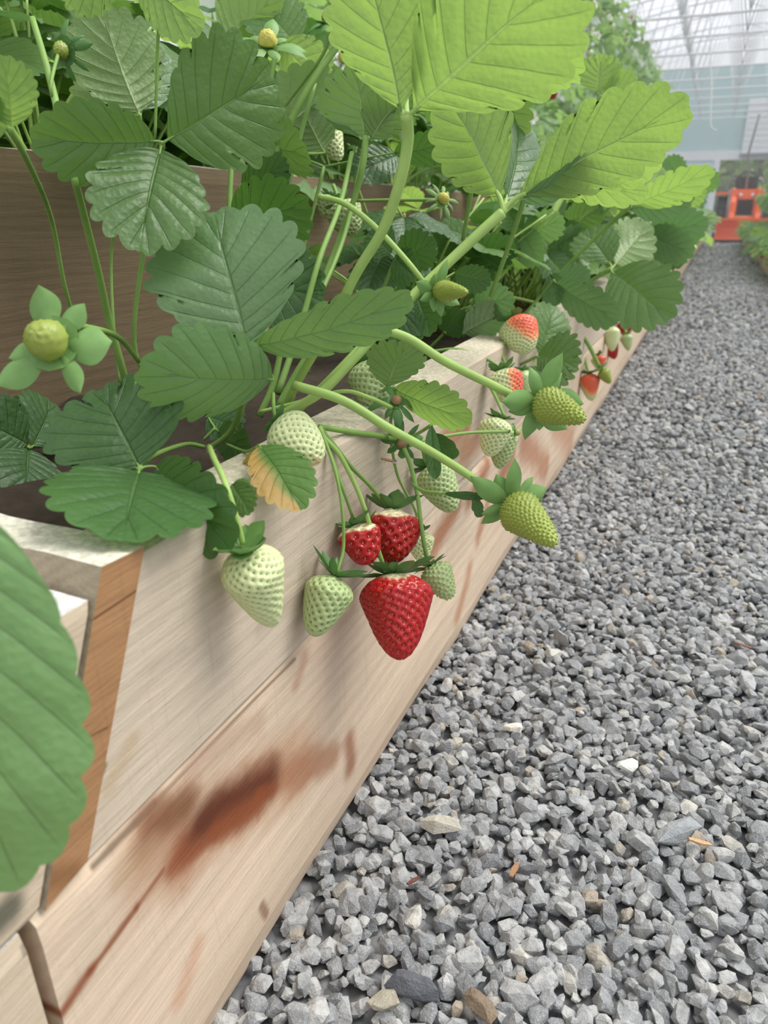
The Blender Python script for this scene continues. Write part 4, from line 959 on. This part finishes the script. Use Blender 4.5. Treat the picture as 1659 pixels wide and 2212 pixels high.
leaf('slender pointed leaf in the right leaf mass, lit from above', [((1365, 440, .95), (1540, 362, .85), 70, D_(roll=30)), ((1360, 450, .96), (1500, 420, .95), 70, D_(roll=35, mat=M_LEAFG)), ((1350, 445, .96), (1440, 370, 1.0), 70, D_(roll=10, under=True))], [(1362, 445, .955), (1300, 500, 1.0), (1200, 600, 1.05)], 5, M_LEAFB)
leaf('bluish leaf curling under the slender pointed one', [((1395, 500, 1.25), (1530, 480, 1.2), 80, D_(roll=20, mat=M_LEAFG)), ((1390, 505, 1.25), (1500, 545, 1.2), 80, D_(roll=20)), ((1390, 500, 1.25), (1430, 430, 1.3), 80, D_(roll=20, mat=M_LEAFG))], [(1392, 502, 1.25), (1340, 540, 1.3)], 4, M_LEAFG)
leaf('light leaf standing up behind the right bright leaf', [((1290, 200, 1.0), (1300, 118, .98), 100, D_(roll=10, under=True)), ((1300, 210, 1.0), (1380, 190, 1.0), 80, D_(roll=20, under=True))], [(1295, 205, 1.), (1270, 420, 1.1)], 5, M_LEAFB)
leaf('pale green leaf between the thick stalks near the middle', [((860, 560, .62), (940, 520, .60), 90, D_(roll=10, mat=M_LEAFD)), ((850, 555, .62), (900, 600, .6), 80, D_(roll=20)), ((845, 550, .63), (800, 500, .64), 80, {})], [(855, 557, .62), (820, 640, .64), (760, 760, .65)], 4, M_LEAFD)
leaf('small dark leaf under the pair of pale peeking strawberries', [((900, 640, .66), (935, 720, .64), 110, D_(roll=20)), ((890, 650, .66), (850, 740, .65), 100, D_(roll=20)), ((980, 590, .7), (1060, 610, .7), 60, D_(roll=15))], [(895, 645, .66), (870, 760, .68)], 4, M_LEAFD)

for (bx, by, d, col, lb) in [
    (1455, 430, 1.9, M_LEAFB, 'light leaf spreading at the right end of the leaf mass above the path'), (1440, 520, 2.1, M_LEAF, 'leaf low at the right end of the leaf mass over the distant timber'),
    (1330, 470, 1.5, M_LEAFB, 'bright leaf behind the shiny dark leaf in the leaf mass'), (1215, 480, 1.15, M_LEAF, 'leaf behind the bluish pointed leaf in the leaf mass'),
    (1180, 540, 1.15, M_LEAFG, 'grey green leaf shaded under the yellow green flat leaf'), (1010, 560, .90, M_LEAFD, 'dark leaf crossing the middle stalks before the rear board'),
    (1130, 500, 1.0, M_LEAFM, 'middle green leaf just under the thick right stalk fork'), (1480, 400, 2.3, M_LEAFM, 'hazy leaf topping the far end of the leaf mass')]:
    k = rnd.uniform(.9, 1.1) * 85 / d ** .35
    leaf(lb, [((bx, by, d), (bx + k * 1.1, by - k * .35, d * .97), k * .85, D_(roll=rnd.uniform(10, 35))), ((bx - 3, by, d), (bx - k * .6, by - k * .9, d), k * .8, D_(roll=rnd.uniform(-20, 20), under=rnd.random() < .4)), ((bx, by + 3, d), (bx + k * .5, by + k * .85, d * .96), k * .8, D_(roll=rnd.uniform(-10, 30)))],
         [(bx, by, d * 1.01), (bx - 45, by + 60, d * 1.06), (bx - 100, by + 150, d * 1.1)], 5, col, M_STEMY)

# bare stalks that cross the front bed
for k, (pts, r_, mt) in enumerate([
    ([(160, 385, .42), (185, 480, .45), (215, 600, .48), (235, 690, .50), (265, 800, .52), (280, 860, .54)], 9, M_STEM),
    ([(70, 40, .50), (100, 140, .49), (125, 240, .48), (150, 360, .44)], 9, M_STEM),
    ([(250, 470, .53), (240, 560, .55), (245, 700, .56), (260, 830, .57)], 4, M_STEM), ([(530, 90, .78), (535, 260, .75), (535, 400, .72), (520, 520, .7)], 8, M_STEMY), ([(505, 250, .7), (500, 350, .7), (490, 560, .7)], 6, M_STEM),
    ([(735, 90, .62), (660, 200, .62), (600, 330, .63), (560, 480, .64)], 9, M_STEM), ([(680, 180, .66), (640, 330, .66), (590, 560, .64), (570, 760, .6)], 6, M_STEM),
    ([(830, 690, .5), (740, 790, .49), (650, 880, .5), (590, 930, .5)], 9, M_STEMY), ([(700, 720, .52), (650, 790, .52), (600, 880, .52)], 8, M_STEM), ([(610, 740, .52), (590, 830, .52), (560, 900, .52)], 8, M_STEM),
    ([(760, 330, .62), (735, 440, .60), (690, 560, .56), (650, 700, .55), (600, 850, .53)], 7, M_STEM), ([(640, 745, .54), (690, 640, .58), (740, 520, .62), (775, 380, .64), (790, 290, .66)], 6, M_STEM), ([(560, 890, .5), (640, 870, .5), (740, 845, .5), (800, 860, .5), (845, 880, .515)], 5, M_STEMY),
    ([(1180, 660, 1.2), (1080, 640, 1.15), (1000, 655, 1.1)], 5, M_STEMY), ([(1115, 560, .95), (1040, 640, .9), (960, 720, .88)], 5, M_STEMY), ([(1450, 555, 1.4), (1500, 535, 1.45)], 6, M_STEMY), ([(1180, 490, 1.0), (1215, 420, 1.0), (1235, 380, 1.)], 9, M_STEMY)]):
    c = P(*pts[-1]); q = MB(); d = np.mean([p_[2] for p_ in pts]); q.tube(spline([P(*p_) for p_ in pts], 7), [r_ * .8 * d / FPX, r_ * d / FPX], n=9)
    o = q.build('leaf_stalk', mt, loc=c)
    tag(o, ['pale green stalk falling past the upper left leaf', 'thin stalk at the top left corner above the dark leaf', 'hair thin stalk in front of the brown board', 'upright light stalk in the upper middle', 'short upright stalk left of the upper middle one',
            'oblique stalk rising to the dark closed calyx', 'long slender stalk beside the oblique stalk', 'thick light stalk leaning over the front rim', 'stalk rising steeply behind the large centre leaf', 'second steep stalk behind the large centre leaf',
            'dim stalk deeper behind the steep stalks', 'thin dim stalk leaning right in the middle', 'thin light runner arching to the dry calyx', 'light runner lying above the pinkish strawberry', 'thin stalk left of the pinkish strawberry', 'light runner poking out of the far leaf mass', 'light stalk under the yellow green flat leaf'][k], 'plant stalk')

# ------------------------------------------------------------------ filler plants, copied
def plant_leaf_mesh(seed, Ls, h, lean, nv, nu, N, mats, hang=False):
    r_ = random.Random(seed); q = MB()
    top = np.array([lean, 0, h]); pts = [np.zeros(3), np.array([lean * .25, 0, h * .5]), top]
    if hang: pts = [np.zeros(3), np.array([lean * .6, 0, h * .55 + .03]), top]
    S = spline(pts, 4 if nu > 3 else 3); V, Fc = tube_geo(S, [Ls * .034, Ls * .022], 6 if nu > 3 else 4); q.add(V, Fc, 1)
    for k, a in enumerate((0, 78 + r_.uniform(-8, 8), -78 + r_.uniform(-8, 8))):
        L = Ls * (1. if k == 0 else .92) * r_.uniform(.92, 1.08)
        V, Fc, UV = leaflet_geo(L, L * r_.uniform(.86, 1.0), N, nv, nu, r_.uniform(.1, .35), r_.uniform(.08, .2), r_.uniform(0, .15), .05, .016, seed * 3 + k, .06)
        R = np.array(Matrix.Rotation(radians(-90 + a), 3, 'Z') @ Matrix.Rotation(radians(r_.uniform(-28, 22)), 3, 'X'))
        V = V + np.array([0, L * .07, 0]); q.add(V @ R.T + top, Fc, 0, UV)
    me_o = q.build('leaf', mats); me = me_o.data; bpy.data.objects.remove(me_o); return me
NEAR = [plant_leaf_mesh(100 + k, rnd.uniform(.056, .072), rnd.uniform(.10, .20), rnd.uniform(.02, .10), 36, 4, 9, [[M_LEAF, M_LEAFB, M_LEAFD, M_LEAFG][k % 4], M_STEMY]) for k in range(12)]
FARM = [plant_leaf_mesh(200 + k, rnd.uniform(.065, .08), rnd.uniform(.07, .16), rnd.uniform(.03, .11), 14, 2, 5, [[M_FAR, M_LEAFB][k % 2], M_STEMY]) for k in range(8)]

def crown(name='crown'):
    q = MB(); ell(q, np.array([0, 0, .004]), (0, 0, 1), (.016, .014)); 
    for k in range(6):
        a_ = k * 1.05; q.tube([(cos(a_) * .008, sin(a_) * .008, .005), (cos(a_) * .02, sin(a_) * .02, .03)], [.004, .002], n=5)
    o = q.build(name, M_DRY); me = o.data; bpy.data.objects.remove(o); return me
CROWN = crown()
def stalk_mesh(k):
    r_ = random.Random(k); q = MB(); h = r_.uniform(.13, .21); l_ = r_.uniform(.03, .10)
    q.tube(spline([(0, 0, 0), (l_ * .3, .004, h * .5), (l_, -.003, h)], 6), [.0020, .0013], n=6); o = q.build('leaf_stalk', M_STEMY); me = o.data; bpy.data.objects.remove(o); return me
STALKS = [stalk_mesh(k) for k in range(5)]
cnt = [0]
def plant(x, y, z, n, metas, label, group, sc=1., tilt=.35, amin=0, amax=2 * pi):
    t_ = thing('strawberry_plant', label, 'plant', (x, y, z), group)
    c = bpy.data.objects.new('crown', CROWN); COL.objects.link(c); c.parent = t_
    for k in range(n):
        cnt[0] += 1; o = bpy.data.objects.new('leaf', metas[rnd.randrange(len(metas))]); COL.objects.link(o); o.parent = t_
        a_ = amin + (amax - amin) * (k + rnd.uniform(-.3, .3)) / n; s = sc * rnd.uniform(.72, 1.15); tl = rnd.uniform(0, tilt)
        o.matrix_local = Matrix.Rotation(a_, 4, 'Z') @ Matrix.Translation((.008, 0, .006)) @ Matrix.Rotation(tl, 4, 'Y') @ Matrix.Rotation(rnd.uniform(-.3, .3), 4, 'X') @ Matrix.Diagonal((s, s, s * rnd.uniform(.85, 1.1), 1))
    if group == G1 and y < 3:
        for k in range(10):
            o = bpy.data.objects.new('leaf_stalk', STALKS[k % 5]); COL.objects.link(o); o.parent = t_
            o.matrix_local = Matrix.Rotation(rnd.uniform(-1.9, 1.9), 4, 'Z') @ Matrix.Translation((rnd.uniform(0, .03), rnd.uniform(-.03, .03), .0)) @ Matrix.Rotation(rnd.uniform(.0, .42), 4, 'Y')
    return t_
G1 = 'strawberry plants of the front bed'; G2 = 'strawberry plants of the raised rear tier'; G3 = 'strawberry plants of the far front bed'; G4 = 'strawberry plants of the bed right of the path'
y = .92
while y < 5.:
    plant(rnd.uniform(-.40, -.32) + .05 * min(1, y / 2.5), y, .29, 14 if y > 1.4 else 12, NEAR, 'leafy strawberry plant rooted in the nearer front timber bed', G1, .95 if y < 1.3 else (1.2 if y < 2 else 1.5), .45); y += rnd.uniform(.14, .19)
while y < 14.2:
    plant(rnd.uniform(-.38, -.27), y, .29, 13, FARM, 'strawberry plant in the far stretch of the front timber bed', G3, 1.35, .6); y += rnd.uniform(.22, .28)
y = .42
while y < 5.:
    plant(rnd.uniform(-.66, -.60), y, .475, 12, NEAR, 'strawberry plant rooted in the raised rear tier above the brown board', G2, 1., .5); plant(rnd.uniform(-.86, -.78), y + .08, .475, 10, FARM, 'strawberry plant rooted in the raised rear tier above the brown board', G2, 1.2, .4); y += rnd.uniform(.16, .21)
while y < 14.2:
    plant(rnd.uniform(-.72, -.62), y, .475, 10, FARM, 'strawberry plant rooted in the raised rear tier above the brown board', G2, 1.15, .5); y += rnd.uniform(.3, .36)
for x, y in ((-.80, .78), (-.84, .95), (-.78, 1.1), (-.84, 1.3)):
    plant(x, y, .475, 14, FARM, 'strawberry plant rooted in the raised rear tier above the brown board', G2, 1.4, .5)
y = 6.0
while y < 14.2:
    plant(rnd.uniform(.50, .56), y, .18, 13, FARM, 'strawberry plant in the pale timber bed on the right of the path', G4, 1.25, .7); y += rnd.uniform(.22, .3)

# berries and flowers as copies
def proto_berry(kind):
    mat, sm, rp = {'red': (M_RED, M_SEEDR, rp_full(.1)), 'pale': (M_PALE, M_SEEDG, None), 'green': (M_GREEN, M_SEEDG, None), 'blush': (M_PALE, M_SEEDG, rp_full(.5))}[kind]
    t_ = thing('strawberry', 'x', 'strawberry', (0, 0, 0))
    V, Fc, a_, pit, SV, SF = berry_geo(.038, .016, 22, 28, spacing=.0048, ripe=rp, cone=.7, seed=3)
    mk('flesh', V, Fc, mat, t_, at={'ripe': a_, 'pit': pit}); mk('seeds', SV, SF, sm, t_)
    V, Fc = calyx_geo(.016, n=8, ln=.95, wd=.5); mk('calyx', V, Fc, M_CAL, t_)
    q = MB(); q.tube(spline([(0, 0, 0), (.004, .0, -.03), (-.012, .0, -.055)], 4), .0011, n=5); q.build('stem', M_STEMY, t_)
    return t_
PB = {k: proto_berry(k) for k in ('red', 'pale', 'green', 'blush')}
used = set()
BL = {'red': 'red ripe strawberry', 'pale': 'pale unripe strawberry', 'green': 'green unripe strawberry', 'blush': 'half ripe pinkish strawberry'}
def put_berry(kind, x, y, z, where, group, s=1.):
    M = Matrix.Translation((x, y, z)) @ Matrix.Rotation(pi + rnd.uniform(-.5, .5), 4, 'X') @ Matrix.Rotation(rnd.uniform(-.5, .5), 4, 'Y') @ Matrix.Rotation(rnd.uniform(0, 6), 4, 'Z') @ Matrix.Scale(s, 4)
    lb = BL[kind] + ' ' + where
    if kind in used: return dup(PB[kind], M, lb, group)
    used.add(kind); PB[kind].matrix_world = M; PB[kind]['label'] = lb; PB[kind]['group'] = group; return PB[kind]
KN = ['red', 'pale', 'green', 'blush', 'red', 'pale']
y = 2.5
while y < 13.5:
    k = KN[rnd.randrange(6)]; put_berry(k, rnd.uniform(-.185, -.165), y, rnd.uniform(.24, .33), 'hanging over the far timber of the front bed', BL[k] + 's over the far front timber', rnd.uniform(.8, 1.15)); y += rnd.uniform(.12, .34) * (1 + y * .05)
y = 6.2
while y < 14:
    k = KN[rnd.randrange(6)]; put_berry(k, rnd.uniform(.395, .408), y, rnd.uniform(.12, .22), 'hanging over the timber right of the path', BL[k] + 's over the right timber'); y += rnd.uniform(.15, .5)

# vertical growing towers: rows of white gutters on posts
def proto_flower():
    t_ = thing('strawberry_flower', 'x', 'flower', (0, 0, 0)); q = MB()
    for k in range(5):
        a_ = 2 * pi * k / 5; c = np.array([cos(a_), sin(a_), 0]); s = np.array([-sin(a_), cos(a_), 0])
        q.add([c * .003, c * .008 + s * .006 + (0, 0, .001), c * .0145 + s * .004 + (0, 0, .003), c * .0155 + (0, 0, .003), c * .0145 - s * .004 + (0, 0, .003), c * .008 - s * .006 + (0, 0, .001)], [(0, 5, 4, 3, 2, 1)])
    q.build('petals', M_PETAL, t_, False); q = MB(); ell(q, np.array([0, 0, .002]), (0, 0, 1), (.003, .004)); q.build('flower_centre', M_YEL, t_); return t_
PF = proto_flower(); fused = [0]
def put_flower(x, y, z, fx_, label, group, s=1.):
    M = Matrix.Translation((x, y, z)) @ Matrix.Rotation(fx_ + rnd.uniform(-.5, .5), 4, 'Y') @ Matrix.Rotation(rnd.uniform(-.3, .8), 4, 'X') @ Matrix.Scale(s, 4)
    if fused[0]: return dup(PF, M, label, group)
    fused[0] = 1; PF.matrix_world = M; PF['label'] = label; PF['group'] = group

def cascade_mesh(seed, n, s):            # one hanging plant seen from afar: foliage spilling to both sides
    r_ = random.Random(seed); q = MB()
    for k in range(n):
        a_ = r_.uniform(0, 2 * pi); me = FARM[r_.randrange(8)]
        V = np.empty(len(me.vertices) * 3); me.vertices.foreach_get('co', V); V = V.reshape(-1, 3)
        uvl = np.empty(len(me.loops) * 2); me.uv_layers[0].data.foreach_get('uv', uvl); li = np.empty(len(me.loops), dtype=np.int32); me.loops.foreach_get('vertex_index', li)
        uv = np.zeros((len(V), 2)); uv[li] = uvl.reshape(-1, 2)
        M = Matrix.Rotation(a_, 3, 'Z') @ Matrix.Rotation(r_.choice((r_.uniform(-.2, .6), r_.uniform(.6, 1.7))), 3, 'Y'); sc = s * r_.uniform(.8, 1.15)
        q.add(V @ np.array(M).T * sc + np.array([0, r_.uniform(-.08, .08), 0]), [tuple(p_.vertices) for p_ in me.polygons], 0, uv); q.m[-len(me.polygons):] = [p_.material_index for p_ in me.polygons]
    o = q.build('hanging_plant', [M_FAR, M_STEMY]); me = o.data; bpy.data.objects.remove(o); return me
CASC = [cascade_mesh(k, 10, 1.15) for k in range(5)]
def cascade(x, y, z, label, group, s=1.):
    o = bpy.data.objects.new('hanging_strawberry_plant', CASC[rnd.randrange(5)]); COL.objects.link(o)
    o.matrix_world = Matrix.Translation((x, y, z)) @ Matrix.Rotation(rnd.uniform(0, 6.28), 4, 'Z') @ Matrix.Scale(s * rnd.uniform(.85, 1.15), 4); tag(o, label, 'plant', group)
def gutter(x, z, y0, y1, label):
    t_ = thing('growing_gutter', label, 'gutter', (x, y0, z)); q = MB(); w_, h = .055, .075
    pr = [(-w_, 0), (-w_ * .75, -h), (w_ * .75, -h), (w_, 0), (w_ * .85, 0), (w_ * .6, -h * .8), (-w_ * .6, -h * .8), (-w_ * .85, 0)]
    V = [(x + a_, yy, z + b_) for yy in (y0, y1) for a_, b_ in pr]
    q.add(V, [(i, (i + 1) % 8, 8 + (i + 1) % 8, 8 + i) for i in range(8)] + [tuple(range(7, -1, -1)), tuple(range(8, 16))]); q.build('trough', M_WHITE, t_, False)
    q = MB(); q.box((x, (y0 + y1) / 2, z - .02), (w_ * .72, (y1 - y0) / 2 - .01, .012)); q.build('substrate', M_SOIL, t_, False)
    return t_
LV = [('lowest', .86, -1.02), ('second lowest', 1.20, -1.06), ('middle', 1.54, -1.10), ('second highest', 1.88, -1.14), ('highest', 2.22, -1.18)]
for nm, z, x in LV:
    gutter(x, z, .5, 14.4, nm + ' white growing gutter of the tall planted rack at the left')
    y = .6
    while y < 14.3:
        cascade(x + .01, y, z, 'strawberry plant spilling from the %s white gutter of the tall rack' % nm, 'plants in the %s left gutter' % nm, .95); y += .19 if y < 3 else (.26 if y < 6 else .32)
y = .7
while y < 14.5:
    q = MB()
    q.box((-1.24, y, 1.15), (.02, .02, 1.15)); 
    for nm, z, x in LV: q.box(((x - 1.24) / 2, y, z - .09), ((x + 1.24) / 2 + .04, .012, .012))
    o = q.build('rack_post', M_WMET, smooth=False, loc=(-1.24, y, 0)); tag(o, 'white steel post with brackets carrying the tall left planting rack', 'post', 'posts of the tall left rack'); y += 1.6
for k in range(210):
    nm, z, x = LV[rnd.randrange(5)]; y = 1.8 + rnd.random() ** 1.3 * 10
    put_flower(x + rnd.uniform(.12, .24), y, z + rnd.uniform(-.08, .12), pi / 2, 'small white flower on the tall planted rack at the left', 'white flowers on the left rack', 1.9)
for k in range(90):
    nm, z, x = LV[rnd.randrange(5)]; y = 1.9 + rnd.random() ** 1.5 * 10; kk = KN[rnd.randrange(6)]
    put_berry(kk, x + rnd.uniform(.12, .22), y, z - rnd.uniform(.0, .14), 'hanging from the tall rack at the left', BL[kk] + 's on the tall left rack', 1.5)
RLV = [('lower', .72, .74), ('upper', 1.08, .80)]
for nm, z, x in RLV:
    gutter(x, z, 7.2, 14.4, nm + ' white growing gutter above the bed right of the path'); y = 7.3
    while y < 14.3:
        cascade(x, y, z, 'strawberry plant spilling from the %s white gutter right of the path' % nm, 'plants in the %s right gutter' % nm, 1.1); y += .27
for y in (7.3, 9.6, 11.9, 14.2):
    q = MB(); q.box((.98, y, .65), (.02, .02, .65))
    for nm, z, x in RLV: q.box(((x + .98) / 2, y, z - .09), ((.98 - x) / 2 + .04, .012, .012))
    o = q.build('rack_post', M_WMET, smooth=False, loc=(.98, y, 0)); tag(o, 'white steel post with brackets right of the path', 'post', 'posts of the right rack')
for k in range(34):
    nm, z, x = RLV[rnd.randrange(2)]
    put_flower(x - rnd.uniform(.10, .16), rnd.uniform(7.5, 14), z + rnd.uniform(-.05, .12), -pi / 2, 'small white flower on the planted rack right of the path', 'white flowers on the right rack', 1.5)
for k in range(46):
    put_flower(rnd.uniform(-.72, -.55), rnd.uniform(.9, 6), rnd.uniform(.58, .70), .8, 'white strawberry flower above the raised rear tier', 'white flowers above the rear tier', 1.)

# ------------------------------------------------------------------ tractor at the end of the path
TX, TY = .40, 15.0
tr_ = thing('tractor', 'orange compact tractor with a front bucket standing at the far end of the path', 'tractor', (TX, TY, 0))
BWd = .42; hB = .40
q = MB(); prof = [(.0, .05), (.0, .085), (.25, .09), (.33, .16), (.34, .28), (.30, .37), (.20, .42), (.20, .445), (.32, .41), (.375, .30), (.37, .13), (.28, .05)]
V = [(TX + s * BWd, TY + a_, b_ * hB / .42) for s in (-1, 1) for a_, b_ in prof]; n = len(prof)
q.add(V, [(i, (i + 1) % n, n + (i + 1) % n, n + i) for i in range(n)] + [tuple(range(n - 1, -1, -1)), tuple(range(n, 2 * n))])
for s in (-1, 1):
    V = [(TX + s * (BWd + d), TY + a_, b_ * hB / .42) for d in (0, .012) for a_, b_ in [(0, .05), (.28, .05), (.375, .2), (.36, .38), (.20, .445), (.10, .30)]]
    q.add(V, [tuple(range(6)), tuple(range(11, 5, -1))] + [(i, 6 + i, 6 + (i + 1) % 6, (i + 1) % 6) for i in range(6)])
bk = q.build('bucket', M_ORANGE2, tr_, False)
q = MB(); q.box((TX, TY - .03, .035), (BWd + .01, .05, .035)); q.build('cutting_edge', M_BLACK, bk, False)
q = MB(); q.box((TX, TY + .19, hB + .005), (BWd + .02, .035, .02)); q.build('bucket_lip', M_ORANGE, bk, False)
for s in (-1, 1):
    q = MB(); x = TX + s * .21
    q.tube([(x, TY + .36, .28), (x, TY + .55, .62), (x, TY + .75, .80), (x, TY + 1.0, .88), (x, TY + 1.7, .86)], .05, n=6); q.box((x, TY + .5, .46), (.035, .05, .22)); q.box((x, TY + .78, .80), (.05, .10, .10))
    am = q.build('loader_arm', M_ORANGE, tr_, False)
    q = MB(); q.tube([(x + s * .06, TY + .40, .38), (x + s * .06, TY + .8, .88)], [.022, .03], n=8); q.build('hydraulic_cylinder', M_GREY, am)
q = MB(); q.tube([(TX - .21, TY + .52, .42), (TX + .21, TY + .52, .42)], .035, n=8); q.build('cross_tube', M_ORANGE, tr_)
q = MB(); q.box((TX, TY + 1.35, .72), (.17, .55, .18)); q.box((TX, TY + .85, .62), (.16, .06, .14)); q.build('hood', M_ORANGE, tr_, False)
q = MB(); q.box((TX, TY + .83, .60), (.13, .05, .13)); q.build('grille', M_BLACK, tr_, False)
for s in (-1, 1):
    q = MB(); q.tube([(TX + s * .10, TY + .80, .80), (TX + s * .10, TY + .76, .80)], .035, n=10); q.build('headlamp', M_WHITE, tr_)
q = MB(); q.box((TX, TY + 2.1, .80), (.22, .16, .05)); q.box((TX, TY + 2.25, .98), (.20, .04, .18)); q.build('seat', M_BLACK, tr_, False)
q = MB(); q.tube([(TX, TY + 1.75, .85), (TX, TY + 1.85, 1.08)], .02, n=6)
a_ = [(TX + cos(t2) * .16, TY + 1.87 + sin(t2) * .05, 1.10 + sin(t2) * .14) for t2 in np.linspace(0, 2 * pi, 15)]; q.tube(a_, .014, n=5); q.build('steering_wheel', M_BLACK, tr_)
q = MB(); q.tube([(TX - .3, TY + 2.45, .5), (TX - .3, TY + 2.45, 1.05), (TX - .26, TY + 2.45, 1.12), (TX + .26, TY + 2.45, 1.12), (TX + .3, TY + 2.45, 1.05), (TX + .3, TY + 2.45, .5)], .03, n=6); q.build('roll_bar', M_GREY, tr_)
q = MB(); q.tube([(TX - .02, TY + 1.0, .75), (TX - .03, TY + 1.0, 1.25), (TX - .08, TY + 1.02, 1.45), (TX + .0, TY + 1.0, 2.1)], .022, n=6); q.build('exhaust_pipe', M_GREY, tr_)
def wheel(x, y, r, wd):
    q = MB(); n = 22; pr = [(-wd, r * .6), (-wd, r * .9), (-wd * .7, r), (wd * .7, r), (wd, r * .9), (wd, r * .6)]
    V = [(x + a_, y + cos(2 * pi * k / n) * b_, r + sin(2 * pi * k / n) * b_) for k in range(n) for a_, b_ in pr]
    q.add(V, [(k * 6 + i, k * 6 + (i + 1) % 6, ((k + 1) % n) * 6 + (i + 1) % 6, ((k + 1) % n) * 6 + i) for k in range(n) for i in range(6)])
    for k in range(n): q.box((x, y + cos(2 * pi * k / n) * r, r + sin(2 * pi * k / n) * r), (wd * .85, .02, .012), 0, np.array(Matrix.Rotation(2 * pi * k / n + pi / 2, 3, 'X')))
    wh = q.build('wheel', M_BLACK, tr_, False)
    q = MB(); q.tube([(x - wd * .6, y, r), (x + wd * .6, y, r)], r * .6, n=18); q.build('rim', M_ORANGE2, wh, False)
for s in (-1, 1): wheel(TX + s * .34, TY + 1.0, .26, .085); wheel(TX + s * .36, TY + 2.2, .40, .12)
for s in (-1, 1):
    q = MB(); q.box((TX + s * .38, TY + 2.2, .86), (.14, .32, .025)); q.build('fender', M_ORANGE, tr_, False)

bpy.context.view_layer.update()

# ------------------------------------------------------------------ thin haze volume added down the aisle to imitate lens veil
q = MB(); q.box((0, 16.2, 2.7), (6.9, 13.7, 2.68)); m, nt, b, o = newmat('veil_haze'); nt.nodes.remove(b); g = G(nt)
vs = g.n('VolumeScatter'); vs.inputs['Color'].default_value = (.97, .98, 1., 1); vs.inputs['Density'].default_value = .012; g.l(vs.outputs[0], o.inputs['Volume'])
o = q.build('haze', m, smooth=False, loc=(0, 16.2, 0)); tag(o, 'thin pale haze added in the long greenhouse aisle to imitate lens veil', 'haze', None, 'stuff')
